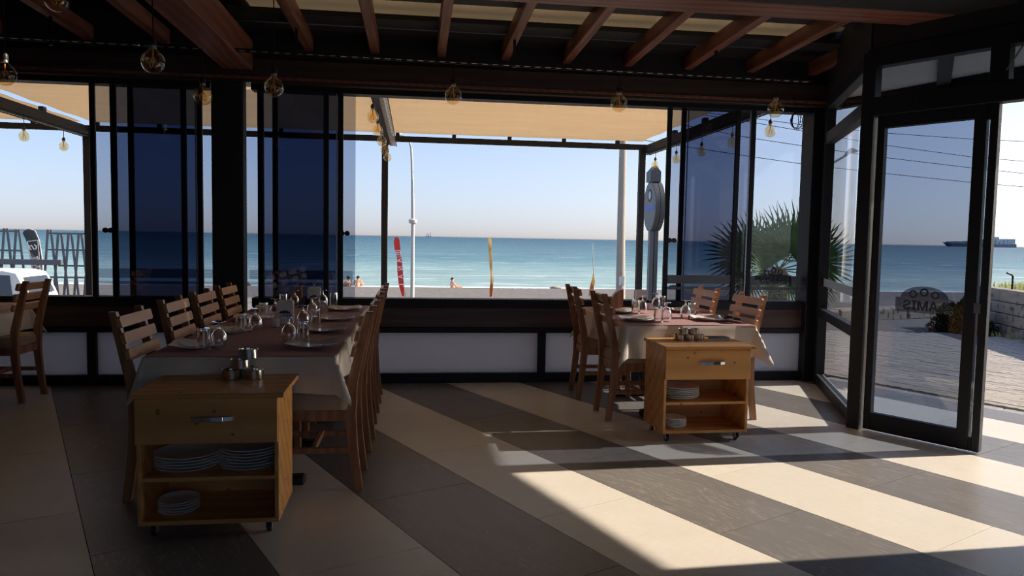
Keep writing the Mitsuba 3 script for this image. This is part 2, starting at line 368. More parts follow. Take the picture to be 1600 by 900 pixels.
SD('jamb_head', Lc, Lc + DD * 0.020, 0.05, 2.12, 2.215)
put('door_1', 'seal_strip', ply(seg_pane(Lc, Lc + DD * 0.020, 0.10, 2.12, -0.02), 'door_glass'))
SD('sticker', Lb - DD * 0.075, Lb - DD * 0.035, 0.003, 0.90, 0.965, 'frost', -0.030, label='small grey sticker')
_n = np.array([-DD[1], DD[0]])
_lc = La + DD * 0.36 - _n * 0.006
glass_logo('door_1', T4().translate([*_lc, 0.965]).rotate([0, 0, 1], math.degrees(math.atan2(DD[1], DD[0]))))

# ------------------------------------------------------------------ other room walls, roof
labels['wall_left'] = {'label': 'dark left side wall of the room', 'kind': 'structure'}
put(None, 'wall_left', ply(bx(-7.6, -7.5, -4.5, 6.8, 0, 3.3), 'room_wall'))
labels['wall_back'] = {'label': 'dark rear wall of the room', 'kind': 'structure'}
RX0, RX1, RZ0, RZ1 = -1.3, 5.0, 0.5, 2.6
put(None, 'wall_back', ply(cat(bx(-7.6, JC[0] + 0.1, -4.6, -4.5, 0, RZ0), bx(-7.6, JC[0] + 0.1, -4.6, -4.5, RZ1, 3.3), bx(-7.6, RX0, -4.6, -4.5, RZ0, RZ1), bx(RX1, JC[0] + 0.1, -4.6, -4.5, RZ0, RZ1)), 'room_wall'))
labels['window_4'] = {'label': 'wide clear window band in the rear wall', 'kind': 'structure'}
for i_ in range(4):
    wpx = (RX1 - RX0) / 4
    put('window_4', 'pane', ply(grid(2, 2, lambda u, v: (RX0 + wpx * (i_ + u), 0 * u - 4.55, RZ0 + (RZ1 - RZ0) * v)), 'clear_glass'))
    put('window_4', 'mullion', ply(bx(RX0 + wpx * i_ - 0.03, RX0 + wpx * i_ + 0.03, -4.58, -4.52, RZ0, RZ1), 'frame_metal'))
labels['ceiling'] = {'label': 'dark ceiling with red-brown rafters over cream roof fabric', 'kind': 'structure'}
FX0, FX1, FY0, FY1 = -1.35, 3.55, 4.95, 6.62
put(None, 'ceiling', ply(cat(bx(-7.6, JC[0] + 0.1, -4.6, FY0, 3.2, 3.3), bx(-7.6, FX0, FY0, 6.9, 3.2, 3.3), bx(FX1, JC[0] + 0.1, FY0, 6.9, 3.2, 3.3), bx(FX0, FX1, FY1, 6.9, 3.2, 3.3)), 'ceiling_black'))
put('ceiling', 'roof_fabric', ply(grid(30, 24, lambda u, v: (FX0 + (FX1 - FX0) * u, FY0 + (FY1 - FY0) * v, 3.14 + 0.02 * np.cos(v * 2 * math.pi * 2.5))), 'roof_fabric', smooth=True), label='cream translucent roof fabric')
for y in (5.30, 6.02, 6.45):
    put('ceiling', 'batten', ply(bx(FX0 - 0.1, FX1 + 0.1, y, y + 0.25 if y < 6.4 else 6.66, 3.02, 3.06), 'black_board'))
for x in (-0.93, -0.37, 0.20, 0.765, 1.32, 1.885, 2.45, 3.05, 3.66):
    put('ceiling', 'rafter', ply(bar([x, 4.6, 2.99], [x, 6.66, 2.955], 0.075, 0.125, 0.006), 'roof_wood'))
for x in (-2.1, -2.7, -3.4, -4.1):
    put('ceiling', 'rafter', ply(bar([x, 3.0, 2.99], [x, 6.66, 2.955], 0.075, 0.125, 0.006), 'roof_wood'))
put('ceiling', 'main_beam', ply(bx(-1.63, -1.38, 2.5, 6.6, 2.70, 2.95, 0.01), 'roof_wood'), label='broad red-brown main beam')
put('ceiling', 'purlin', ply(bx(-1.53, 3.75, 4.46, 4.72, 2.80, 2.93, 0.008), 'purlin_wood'), label='red-brown cross beam')
put('ceiling', 'purlin', ply(bx(-1.53, 5.2, 4.15, 4.45, 2.80, 3.2, 0.008), 'black_board'))

# slotted cable tray with its pendant bulbs
def cable_tray(k, p, q, w=0.07, up=(0, 0, 1)):
    p, q = np.array(p, float), np.array(q, float); L = np.linalg.norm(q - p); d = (q - p) / L
    s = np.cross(d, [0, 0, 1.0]); s /= np.linalg.norm(s)
    put(k, 'rail', ply(bar(p + s * w / 2, q + s * w / 2, 0.008, 0.016), 'outer_metal'))
    put(k, 'rail', ply(bar(p - s * w / 2, q - s * w / 2, 0.008, 0.016), 'outer_metal'))
    n = int(L / 0.085)
    put(k, 'slotted_plate', ply(cat([bar(p + d * (i + 0.5) * L / n - s * (w / 2 - 0.008), p + d * (i + 0.5) * L / n + s * (w / 2 - 0.008), 0.042, 0.004) for i in range(n)]), 'tray_metal'), kind='stuff')
    return k
tray = cable_tray(root('cable_tray', 'slotted metal cable tray hung under the rafters along the window header', 'cable tray'), (-3.6, 6.0, 2.735), (3.3, 6.0, 2.69), 0.06)
for x in (-2.7, -0.93, 0.765, 2.45): put(tray, 'hanger', ply(bx(x - 0.01, x + 0.01, 5.99, 6.01, 2.69, 2.93), 'black_plastic'))

BULB = ply(lathe([(0.0005, -0.5), (0.13, -0.483), (0.25, -0.433), (0.354, -0.354), (0.433, -0.25), (0.483, -0.13), (0.5, 0), (0.483, 0.13), (0.433, 0.25), (0.354, 0.354), (0.25, 0.45), (0.17, 0.53), (0.14, 0.60)], 22), 'amber_glass', smooth=True)
CAPM = ply(lathe([(0.0, 0.58), (0.15, 0.58), (0.15, 0.72), (0.11, 0.76), (0.0, 0.76)], 16), 'alu', smooth=40)
SOCK = ply(lathe([(0.0, 0.70), (0.17, 0.70), (0.18, 0.90), (0.12, 1.02), (0.05, 1.08), (0.0, 1.08)], 16), 'black_plastic', smooth=40)
FIL = ply(cat([tube([(0, 0, 0.55), (0.0, 0, 0.15)], 0.035, 6)] + [tube([(0.05 * math.cos(a), 0.05 * math.sin(a), 0.2), (0.2 * math.cos(a), 0.2 * math.sin(a), -0.05), (0.13 * math.cos(a), 0.13 * math.sin(a), -0.25)], 0.016, 4) for a in np.linspace(0, 2 * math.pi, 6)[:-1]]), 'filament')
def pendant(x, y, z, ztop, dia, label, group=None):
    k = root('pendant_bulb', label, 'light bulb', group)
    M = T4().translate([x, y, z]).scale(dia)
    put(k, 'bulb_glass', BULB, M); put(k, 'cap', CAPM, M); put(k, 'socket', SOCK, M); put(k, 'filament', FIL, M)
    put(k, 'cord', ply(tube([(x, y, z + dia * 1.05), (x + 0.004, y, (z + ztop) / 2), (x, y, ztop)], 0.004, 6), 'black_plastic'))
for x, y, z, zt, lab in ((0.28, 6.0, 2.444, 2.70, 'clear globe bulb hanging before the header, first right of the pillar bulbs'), (1.635, 6.0, 2.438, 2.70, 'clear globe bulb hanging before the header above the right end of the awning'), (2.992, 6.0, 2.446, 2.69, 'globe bulb on the indoor tray hanging over the palm window'),
                         (-1.00, 5.45, 2.347, 3.02, 'clear globe bulb hanging just right of the thick pillar'), (-1.6, 5.9, 2.345, 2.70, 'small dark globe bulb hanging right in front of the thick pillar top'), (-1.554, 4.7, 2.325, 2.70, 'large clear globe bulb hanging under the main beam left of the pillar'),
                         (-2.62, 5.2, 2.308, 2.93, 'globe bulb cut by the left picture edge above the left window'), (-1.99, 4.5, 2.60, 2.95, 'clear globe bulb cut by the top left picture edge')):
    pendant(x, y, z, zt, 0.135, lab)
coil = []
for i in range(5):
    a = np.linspace(0, 2 * math.pi, 20)
    coil.append(tube(np.stack([3.47 + (0.03 + 0.012 * i) * np.cos(a) + 0.01 * i, 6.56 + 0.006 * i + 0 * a, 2.455 + 0.075 * np.sin(a) + 0.01 * (i % 2)], 1), 0.003, 5))
coil.append(tube([(3.47, 6.565, 2.53), (3.45, 6.57, 2.66), (3.46, 6.58, 2.72)], 0.003, 5))
coil.append(tube([(3.50, 6.565, 2.45), (3.58, 6.57, 2.44), (3.60, 6.57, 2.55), (3.57, 6.58, 2.66)], 0.003, 5))
whole('cable_coil', ply(cat(coil), 'black_plastic'), 'loose coil of thin black cable hanging beside the right pillar', 'cable')

# ------------------------------------------------------------------ terrace outside: frame, awning, trays
YO = 12.36
k = root('terrace_frame', 'dark steel terrace frame with outer beam and posts beyond the window wall', 'pergola frame')
for x in (-5.07, -0.52, 3.80):
    put(k, 'post', ply(bx(x - 0.05, x + 0.05, YO - 0.05, YO + 0.05, -1.0, 2.86, 0.005), 'outer_metal'))
put(k, 'outer_beam', ply(bx(-9.0, 3.87, YO - 0.05, YO + 0.05, 2.86, 2.945, 0.004), 'outer_metal'))
for x in (-5.08, -0.45, 3.88):
    put(k, 'side_beam', ply(bx(x - 0.05, x + 0.05, 6.86, YO, 2.80, 2.93, 0.004), 'outer_metal'))
for x in np.arange(-8.6, 3.9, 0.92):
    put(k, 'spacer', ply(bx(x - 0.03, x + 0.03, YO - 0.03, YO + 0.03, 2.94, 3.0), 'outer_metal'))
for y in np.arange(7.4, 12.2, 1.2):
    put(k, 'spacer', ply(bx(3.85, 3.91, y - 0.05, y + 0.05, 2.93, 3.0), 'outer_metal'))
    put(k, 'spacer', ply(bx(-5.11, -5.05, y - 0.05, y + 0.05, 2.93, 3.0), 'outer_metal'))
def awning(x0, x1, lab):
    whole('awning', ply(grid(12, 60, lambda u, v: (x0 + (x1 - x0) * u, 6.84 + (YO - 6.84) * v, 3.0 + 0.012 * np.abs(np.sin(v * math.pi * 6)))), 'awning', smooth=True), lab, 'awning')
awning(-0.40, 3.80, 'cream fabric awning over the terrace in front of the wide sea window')
awning(-5.0, -0.50, 'cream fabric awning over the terrace behind the thick pillar')
awning(-9.4, -5.15, 'cream fabric awning at the far left end of the terrace')
t1 = cable_tray(root('cable_tray', 'slotted tray running outward under the middle terrace beam carrying a row of amber bulbs', 'cable tray'), (-0.36, 6.9, 2.78), (-0.38, YO - 0.05, 2.78), 0.10)
t2 = cable_tray(root('cable_tray', 'slotted tray running outward along the right terrace edge', 'cable tray'), (3.88, 6.9, 2.775), (3.88, YO - 0.05, 2.775), 0.06)
t3 = cable_tray(root('cable_tray', 'slotted tray running outward along the left terrace edge', 'cable tray'), (-5.08, 6.9, 2.775), (-5.08, YO - 0.05, 2.775), 0.08)
GR = ('amber globe bulbs in a row under the right terrace edge', 'amber globe bulbs crowded in a row under the middle terrace beam', 'amber globe bulbs in a row under the left terrace edge')
nth = ('nearest', 'second', 'third', 'fourth', 'farthest')
for i, y in enumerate((7.9, 8.9, 9.9, 10.9, 11.9)):
    pendant(3.885, y, 2.555, 2.775, 0.125, ('lower small amber bulb hanging outside directly below the indoor bulb over the palm window', 'amber bulb half behind the dark pane edge left of the palm', 'dark looking bulb in the middle of the right tinted panes', 'amber bulb beside the left edge of the right tinted panes', 'pale bulb right above the post sign')[i], GR[0])
    pendant(-0.46, y, 2.55, 2.80, 0.125, f'{nth[i]} of five amber bulbs crowded along the middle terrace beam', GR[1])
for y, lab in ((10.5, 'amber bulb outside the left window nearer the picture edge'), (11.6, 'amber bulb outside the left window beside the dark post')):
    pendant(-5.08, y, 2.53, 2.775, 0.125, lab, GR[2])

# ------------------------------------------------------------------ canopy over the entrance
ce = [np.array([4.02 - 0.10, 6.55 + 0.27]), np.array([4.87, 4.24]), np.array([6.60, -0.5])]
cpoly = Polygon([CORN + [0.03, -0.05], ce[0], ce[1], ce[2], (JC[0] + 0.1, -0.5), JC + [0.04, 0], POST + [0.06, 0.0]])
k = root('entrance_canopy', 'pale flat canopy with dark edge beam over the entrance, seen through the transom', 'canopy')
put(k, 'soffit', ply(xf(ext(cpoly, 0.05), z=2.685), 'soffit'))
put(k, 'edge_beam', ply(cat([bar([*a, 2.643], [*b, 2.643], 0.06, 0.085) for a, b in zip(ce[:-1], ce[1:])]), 'frame_metal'))
for t_ in (0.42, 0.8):
    p = ce[0] + (ce[1] - ce[0]) * t_
    put(k, 'cross_beam', ply(bar([*(p), 2.665], [*(POST + DD * (1.6 * t_ - 0.2)), 2.665], 0.10, 0.04), 'frame_metal'))
k = root('canopy_rod', 'thin tie rod slanting up over the transom post', 'rod')
scene[k] = ply(tube([(JA[0] - 0.02, JA[1] - 0.05, 2.40), (JA[0] + 0.10, JA[1] - 0.42, 2.98)], 0.006, 6), 'alu')

# ------------------------------------------------------------------ chairs
def post_poly():
    c = [(0.0, 0.0), (0.030, 0.22), (0.045, 0.40), (0.036, 0.56), (-0.010, 0.76), (-0.052, 0.935)]
    w = [0.040, 0.046, 0.056, 0.052, 0.044, 0.036]
    return Polygon([(x - q / 2, z) for (x, z), q in zip(c, w)] + [(x + q / 2, z) for (x, z), q in list(zip(c, w))[::-1]]).buffer(0.006, quad_segs=2).buffer(-0.006)
def px_at(z):
    return float(np.interp(z, [0, 0.22, 0.40, 0.56, 0.76, 0.935], [0, 0.030, 0.045, 0.036, -0.010, -0.052]))
PW = 0.165       # half distance between the posts
_post = up_y(ext(post_poly(), 0.032)); _post.apply_translation([0, 0.016, 0])
def smooth_post(m): return m
CH = {}
CH['rear_leg'] = ply(_post, 'chair_wood')
def slat(z):
    t = math.atan2(px_at(z + 0.03) - px_at(z - 0.03), 0.06)
    m = ext(rrect(0.425, 0.055, 0.014), 0.020)                       # in xy, thick +z
    m.apply_transform(np.array([[0, 0, 1, 0], [1, 0, 0, 0], [0, 1, 0, 0], [0, 0, 0, 1.0]]))   # width->y, height->z, thick->x
    return xf(m, px_at(z) + 0.021, 0, z, ry=t)
CH['slats'] = [ply(slat(z), 'slat_wood') for z in (0.885, 0.806, 0.727)]
CH['front_leg'] = ply(bx(0.405, 0.445, -0.018, 0.018, 0, 0.43, 0.004), 'chair_wood')
CH['frame'] = ply(cat(bx(0.05, 0.41, -0.178, -0.158, 0.365, 0.425, 0.003), bx(0.05, 0.41, 0.158, 0.178, 0.365, 0.425, 0.003), bx(0.41, 0.435, -0.165, 0.165, 0.365, 0.425, 0.003), bx(0.035, 0.055, -0.15, 0.15, 0.365, 0.425, 0.003)), 'chair_wood')
CH['stretcher'] = ply(bar([0.025, 0, 0.21], [0.425, 0, 0.21], 0.018, 0.032, 0.003), 'chair_wood')
CH['cross'] = ply(bx(0.22, 0.245, -0.168, 0.168, 0.20, 0.23, 0.003), 'chair_wood')
def cushion():
    m = ext(rrect(0.40, 0.385, 0.05), 0.075)
    m.apply_translation([0.245, 0, 0.427])
    top = m.vertices[:, 2] > 0.46
    core = trimesh.convex.convex_hull(np.vstack([m.vertices[~top] * [1, 1, 1], (m.vertices[~top] - [0.245, 0, 0]) * [1.02, 1.02, 1] + [0.245, 0, 0.030], m.vertices[top] + [0, 0, -0.018], (m.vertices[top] - [0.245, 0, 0]) * [0.93, 0.93, 1] + [0.245, 0, 0.004]]))
    return core
CH['cushion'] = ply(cushion(), 'suede', smooth=40)
def chair(x, y, rz, label, group):
    k = root('dining_chair', label, 'chair', group)
    M = lambda dy=0.0: T4().translate([x, y, 0]).rotate([0, 0, 1], math.degrees(rz)).translate([0, dy, 0])
    for s in (-PW, PW):
        put(k, 'rear_leg', CH['rear_leg'], M(s)); put(k, 'front_leg', CH['front_leg'], M(s * 0.95)); put(k, 'stretcher', CH['stretcher'], M(s))
    for p in CH['slats']: put(k, 'slat', p, M())
    put(k, 'seat_frame', CH['frame'], M()); put(k, 'cross_stretcher', CH['cross'], M())
    put(k, 'seat_cushion', CH['cushion'], M(), label='beige suede seat cushion')
    return k
G1L, G1R, G2L, G2R = 'chairs along the left side of the long table', 'chairs along the right side of the long table', 'chairs on the left side of the small sunlit table', 'chairs on the right side of the small sunlit table'
o4 = ('nearest', 'second', 'third', 'farthest')
for i, y in enumerate((3.95, 4.63, 5.26, 5.90)):
    chair(-1.40 - 0.005 * i, y, rng.normal(0, 0.02), f'brown slatted dining chair at the long table, {o4[i]} on its left side', G1L)
for i, y in enumerate((4.03, 4.70, 5.40, 6.05)):
    chair(-0.285 + (0.0, 0.01, 0.005, 0.0)[i], y, math.pi + rng.normal(0, 0.015), f'brown slatted dining chair at the long table, {o4[i]} on its right side', G1R)
chair(1.40, 5.39, 0.03, 'dark slatted chair left of the sunlit table, nearer the trolley', G2L)
chair(1.355, 6.16, -0.02, 'dark slatted chair left of the sunlit table, nearer the window', G2L)
chair(2.50, 5.36, math.pi + 0.08, 'slatted chair right of the sunlit table, nearer the trolley', G2R)
chair(2.44, 6.06, math.pi + 0.05, 'slatted chair right of the sunlit table, nearer the window', G2R)
chair(-2.97, 6.18, math.pi - 0.02, 'dark slatted chair backlit against the white van at the left edge', 'chairs at the left edge table')
chair(-2.88, 5.22, math.pi, 'dark slatted chair cut by the left picture edge', 'chairs at the left edge table')

# ------------------------------------------------------------------ tables, cloths
def table(x0, x1, y0, y1, label, feet):
    k = root('dining_table', label, 'table')
    put(k, 'tabletop', ply(bx(x0, x1, y0, y1, 0.692, 0.72, 0.004), 'chair_wood'))
    put(k, 'apron', ply(cat(bx(x0 + 0.06, x1 - 0.06, y0 + 0.06, y0 + 0.085, 0.61, 0.692), bx(x0 + 0.06, x1 - 0.06, y1 - 0.085, y1 - 0.06, 0.61, 0.692), bx(x0 + 0.06, x0 + 0.085, y0 + 0.085, y1 - 0.085, 0.61, 0.692), bx(x1 - 0.085, x1 - 0.06, y0 + 0.085, y1 - 0.085, 0.61, 0.692)), 'chair_wood'))
    cy = (y0 + y1) / 2; cx = (x0 + x1) / 2
    for yy in feet:
        put(k, 'pedestal', ply(bx(cx - 0.05, cx + 0.05, yy - 0.03, yy + 0.03, 0.05, 0.69, 0.006), 'black_plastic'))
        put(k, 'foot', ply(bx(cx - 0.27, cx + 0.27, yy - 0.035, yy + 0.035, 0.0, 0.05, 0.012), 'black_plastic'))
    return k
def drape(x0, x1, y0, y1, dx, dy, z, seed, ripple=0.014, pitch=0.035):
    """cloth over the table rectangle hanging dx / dy beyond its edges"""
    def axis(a, b, d):
        inner = np.linspace(a, b, int((b - a) / pitch))
        o = np.linspace(0.004, d, max(3, int(d / pitch * 1.3)))
        return np.concatenate([a - o[::-1], inner, b + o])
    X, Y = axis(x0, x1, dx), axis(y0, y1, dy)
    u, v = np.meshgrid(X, Y, indexing='ij')
    ax = np.where(u < x0, u - x0, np.where(u > x1, u - x1, 0)); ay = np.where(v < y0, v - y0, np.where(v > y1, v - y1, 0))
    cx, cy = np.clip(u, x0, x1), np.clip(v, y0, y1)
    d = np.hypot(ax, ay) + 1e-9
    nx, ny = ax / d, ay / d
    corner = (np.abs(ax) > 1e-6) & (np.abs(ay) > 1e-6)
    side = cx * 1.0 + cy * 1.0
    nz = meshkit.noise(np.stack([cx * 5.0 + nx * 0.8, cy * 5.0 + ny * 0.8, 0 * cx + seed], -1), seed)
    wave = (nz - 0.5) * 2
    hor = 0.010 + d * 0.10 + np.minimum(d, 0.3) * (0.25 * wave * (ripple / 0.014)) + np.where(corner, np.minimum(np.abs(ax), np.abs(ay)) * 0.38, 0)
    hor = np.where(d < 1e-6, 0, np.maximum(hor, 0.006 * np.minimum(1, d / 0.01)))
    drop = np.where(d < 1e-6, 0, d * 0.97 - np.where(corner, np.minimum(np.abs(ax), np.abs(ay)) * 0.10, 0))
    zz = z - np.maximum(0, drop - 0.004) + np.where(d < 1e-6, 0.0012 * meshkit.noise(np.stack([u * 9, v * 9, 0 * u], -1), seed + 3), 0)
    P = np.stack([cx + nx * hor, cy + ny * hor, zz], -1)
    nX, nY = len(X), len(Y)
    i, j = np.meshgrid(np.arange(nX - 1), np.arange(nY - 1), indexing='ij')
    a = (i * nY + j).ravel(); b_ = a + nY; c = b_ + 1; e = a + 1
    return trimesh.Trimesh(P.reshape(-1, 3), np.vstack([np.stack([a, b_, c], 1), np.stack([a, c, e], 1)]), process=False)
def cloths(x0, x1, y0, y1, dx, dy, seed, lw, lr, ov=0.02):
    whole('tablecloth', ply(drape(x0, x1, y0, y1, dx, dy, 0.7235, seed), 'cloth_white', smooth=True), lw, 'tablecloth', 'white cloths on the tables')
    whole('table_cover', ply(drape(x0 + 0.012, x1 - 0.012, y0 + 0.002, y1 - 0.002, 0.01, ov, 0.7275, seed + 11, 0.004), 'cloth_red', smooth=True), lr, 'table cover', 'red covers on the tables')
table(-1.29, -0.395, 3.72, 5.05, 'dining table under cloths, near half of the long table', (3.98, 4.66))
table(-1.29, -0.395, 5.07, 6.40, 'dining table under cloths, far half of the long table', (5.34, 6.14))
cloths(-1.29, -0.395, 3.72, 5.055, 0.17, 0.19, 3, 'white cloth hanging over the near half of the long table', 'dark red cover on the near half of the long table')
cloths(-1.29, -0.395, 5.065, 6.40, 0.17, 0.19, 5, 'white cloth hanging over the far half of the long table', 'dark red cover on the far half of the long table', 0.012)
table(1.485, 2.43, 5.06, 6.42, 'small dining table under a pink lit cover behind the right trolley', (5.36, 6.08))
cloths(1.485, 2.43, 5.06, 6.42, 0.22, 0.24, 8, 'white cloth with hanging corners on the sunlit small table', 'pinkish red cover on the sunlit small table')
table(-4.10, -3.16, 5.25, 6.50, 'dining table cut by the left picture edge', (5.55, 6.2))
cloths(-4.10, -3.16, 5.25, 6.50, 0.22, 0.22, 12, 'white cloth on the table at the left picture edge', 'red cover on the table at the left picture edge')

# ------------------------------------------------------------------ tableware
ZT = 0.7315; KT = 1.0532       # table tops
PLATE = ply(lathe([(0, 0.0), (0.075, 0.0), (0.085, 0.004), (0.13, 0.018), (0.136, 0.0205), (0.135, 0.0225), (0.128, 0.0205), (0.084, 0.008), (0.0, 0.006)], 36), 'porcelain', smooth=35)
SIDEPL = ply(lathe([(0, 0.0), (0.05, 0.0), (0.057, 0.003), (0.083, 0.0125), (0.087, 0.0145), (0.086, 0.016), (0.081, 0.0145), (0.056, 0.006), (0.0, 0.005)], 32), 'porcelain', smooth=35)
# square rimmed plate of the place settings
def square_plate(s, h):
    rings = []
    prof = [(0.0, 0.005), (0.55, 0.005), (0.66, 0.009), (0.97, h), (1.0, h), (0.99, h - 0.003), (0.66, 0.003), (0.55, 0.0), (0.0, 0.0)]
    n = 40; an = np.linspace(0, 2 * math.pi, n, endpoint=False)
    for r, z in prof:
        p_ = 2.0 + 2.4 * r
        rad = (np.abs(np.cos(an)) ** p_ + np.abs(np.sin(an)) ** p_) ** (-1 / p_) * r * s
        lift = z + (0.006 * np.cos(4 * an) * -1 * r if r > 0.9 else 0)
        rings.append(np.stack([rad * np.cos(an), rad * np.sin(an), np.broadcast_to(lift, an.shape)], 1))
    V = np.vstack(rings); F = []
    for i in range(len(prof) - 1):
        for j in range(n):
            q = (j + 1) % n
            F += [[i * n + j, (i + 1) * n + j, (i + 1) * n + q], [i * n + j, (i + 1) * n + q, i * n + q]]
    m = trimesh.Trimesh(V, F, process=False)
    if m.volume < 0: m.invert()
    return m
SQ = ply(square_plate(0.136, 0.021), 'porcelain', smooth=35)
SQS = ply(square_plate(0.085, 0.013), 'porcelain', smooth=35)
# glasses stand upside down: tumbler and stemmed glass
def shell(o, i_): return lathe(o + i_[::-1], 26)
TUMB = ply(shell([(0, 0.115), (0.0285, 0.115), (0.0305, 0.112), (0.0365, 0.001), (0.0360, 0.0)], [(0, 0.102), (0.0265, 0.101), (0.0285, 0.097), (0.0345, 0.0)]), 'table_glass', smooth=35)
WINE = ply(shell([(0, 0.142), (0.0335, 0.1405), (0.034, 0.139), (0.012, 0.134), (0.006, 0.128), (0.0055, 0.112), (0.008, 0.104), (0.022, 0.095), (0.036, 0.075), (0.0415, 0.045), (0.040, 0.03), (0.033, 0.0)], [(0, 0.100), (0.0205, 0.0925), (0.0345, 0.0735), (0.0400, 0.045), (0.0386, 0.03), (0.0317, 0.0)]), 'table_glass', smooth=35)
def tumbler(x, y, lab, g):
    whole('tumbler', TUMB, lab, 'glass', g, M=TR(x * KT, y * KT, ZT))
def wine(x, y, lab, g):
    whole('stemmed_glass', WINE, lab, 'glass', g, M=TR(x * KT, y * KT, ZT))
def plate_set(x, y, rz, lab, g, lab2, small=True):
    x, y = x * KT, y * KT
    whole('square_plate', SQ, lab, 'plate', g, M=TR(x, y, ZT, rz))
    if small: whole('small_square_plate', SQS, lab2, 'plate', g + ', upper plates', M=TR(x, y, ZT + 0.0075, rz + 0.05))
GP1, GG1 = 'white plates set on the long table', 'upturned glasses on the long table'
for i, (x, y) in enumerate(((-1.069, 3.80), (-1.06, 4.38), (-1.06, 5.02), (-1.06, 5.68))):
    plate_set(x, y, 0.05, f'white square plate, {o4[i]} on the left side of the long table', GP1 + ', left side', f'small plate on the {o4[i]} left plate of the long table')
for i, (x, y) in enumerate(((-0.52, 3.83), (-0.535, 4.44), (-0.54, 5.04), (-0.54, 5.70))):
    plate_set(x, y, -0.04, f'white square plate, {o4[i]} on the right side of the long table', GP1 + ', right side', '', False)
for i, ((a, b), (c, d)) in enumerate((((-1.005, 3.68), (-0.95, 3.74)), ((-0.985, 4.36), (-0.915, 4.40)), ((-1.0, 5.06), (-0.93, 5.09)), ((-1.0, 5.80), (-0.925, 5.85)))):
    tumbler(a, b, f'upturned tumbler by the {o4[i]} left plate of the long table', GG1 + ', left side')
    wine(c, d, f'upturned stemmed glass by the {o4[i]} left plate of the long table', GG1 + ', left side')
for i, ((a, b), (c, d)) in enumerate((((-0.655, 3.96), (-0.585, 3.98)), ((-0.68, 4.62), (-0.61, 4.66)), ((-0.705, 5.20), (-0.635, 5.25)), ((-0.72, 5.92), (-0.645, 5.98)))):
    wine(a, b, f'upturned stemmed glass by the {o4[i]} right plate of the long table', GG1 + ', right side')
    tumbler(c, d, f'upturned tumbler by the {o4[i]} right plate of the long table', GG1 + ', right side')
GP2, GG2 = 'white plates set on the sunlit table', 'upturned glasses on the sunlit table'
for x, y, w in ((1.565, 5.05, 'near left'), (1.575, 5.62, 'far left'), (2.115, 5.10, 'near right'), (2.13, 5.70, 'far right')):
    plate_set(x, y, 0.08, f'white square plate at the {w} place of the sunlit table', GP2, f'small white plate on the {w} plate of the sunlit table')
for x, y, w in ((1.665, 4.93, 'near left'), (1.675, 5.50, 'far left'), (2.03, 5.93, 'far right'), (2.035, 5.27, 'near right')):
    tumbler(x, y, f'upturned tumbler at the {w} place of the sunlit table', GG2)
for x, y, w in ((1.745, 5.0, 'near left'), (1.75, 5.57, 'far left'), (1.955, 5.86, 'far right'), (1.96, 5.20, 'near right')):
    wine(x, y, f'upturned stemmed glass at the {w} place of the sunlit table', GG2)
def napkin(x, y, z, rz, lab):
    x, y = x * KT, y * KT
    m = trimesh.convex.convex_hull(np.array([(-0.05, -0.05, 0), (0.09, -0.07, -0.012), (0.06, 0.06, 0), (-0.05, -0.05, 0.008), (0.08, -0.06, 0.0), (0.055, 0.055, 0.012), (0.0, -0.03, 0.02)]))
    whole('napkin', ply(m, 'napkin_blue'), lab, 'napkin', M=TR(x, y, z, rz))
napkin(2.20, 5.04, ZT + 0.022, 0.2, 'dark folded napkin lying on the near right plate of the sunlit table')
def holder(x, y, rz, lab, dark=False):
    x, y = x * KT, y * KT
    k = root('napkin_holder', lab, 'napkin holder')
    M = TR(x, y, ZT, rz)
    face = up_y(ext(rrect(0.105, 0.155, 0.014), 0.006)); 
    for yy in (-0.028, 0.034): put(k, 'side_plate', ply(xf(face, 0, yy, 0.0775), 'white_plastic'), M)
    put(k, 'base', ply(bx(-0.05, 0.05, -0.030, 0.030, 0, 0.012, 0.003), 'white_plastic'), M)
    put(k, 'paper_napkins', ply(bx(-0.046, 0.046, -0.022, 0.024, 0.012, 0.148, 0.006), 'porcelain'), M)
    dome = Polygon([(0.036 * math.cos(a), 0.02 * math.sin(a)) for a in np.linspace(0, math.pi, 12)])
    let = up_y(xf(cat(xf(meshkit.text_mesh('LAMIS', 0.017, 0.0008, True), x=-0.028, y=-0.02), ext(dome, 0.0008)), z=0))
    put(k, 'printed_logo', ply(xf(let, 0, -0.034, 0.07), 'napkin_blue'), M)
holder(-0.815, 4.80, 0.03, 'white napkin holder with dark print, nearer one on the long table')
holder(-0.80, 6.02, 0.03, 'white napkin holder at the window end of the long table')
holder(1.88, 6.04, 0.02, 'white napkin holder at the window end of the sunlit table')
def cup(x, y, lab):
    x, y = x * KT, y * KT
    whole('salt_pot', ply(lathe([(0, 0), (0.024, 0), (0.026, 0.004), (0.028, 0.055), (0.0265, 0.055), (0.024, 0.006), (0, 0.006)], 20), 'white_plastic', smooth=40), lab, 'pot', M=TR(x, y, ZT))
cup(-0.845, 4.62, 'small white pot before the nearer napkin holder of the long table')
cup(1.905, 5.86, 'small white pot before the napkin holder of the sunlit table')
def caddy(x, y, lab):
    x, y = x * KT, y * KT
    k = root('spice_caddy', lab, 'caddy')
    put(k, 'tray', ply(bx(-0.05, 0.05, -0.03, 0.03, 0, 0.008, 0.003), 'black_plastic'), TR(x, y, ZT))
    for d in (-0.026, 0.026):
        put(k, 'shaker', ply(lathe([(0, 0.008), (0.019, 0.008), (0.021, 0.03), (0.015, 0.07), (0.0, 0.078)], 16), 'black_plastic', smooth=40), TR(x + d, y, ZT))
    put(k, 'grip', ply(tube([(0, 0, 0.008), (0, 0, 0.095)], 0.004, 6), 'black_plastic'), TR(x, y, ZT))
caddy(1.90, 5.96, 'black spice caddy before the napkin holder of the sunlit table')
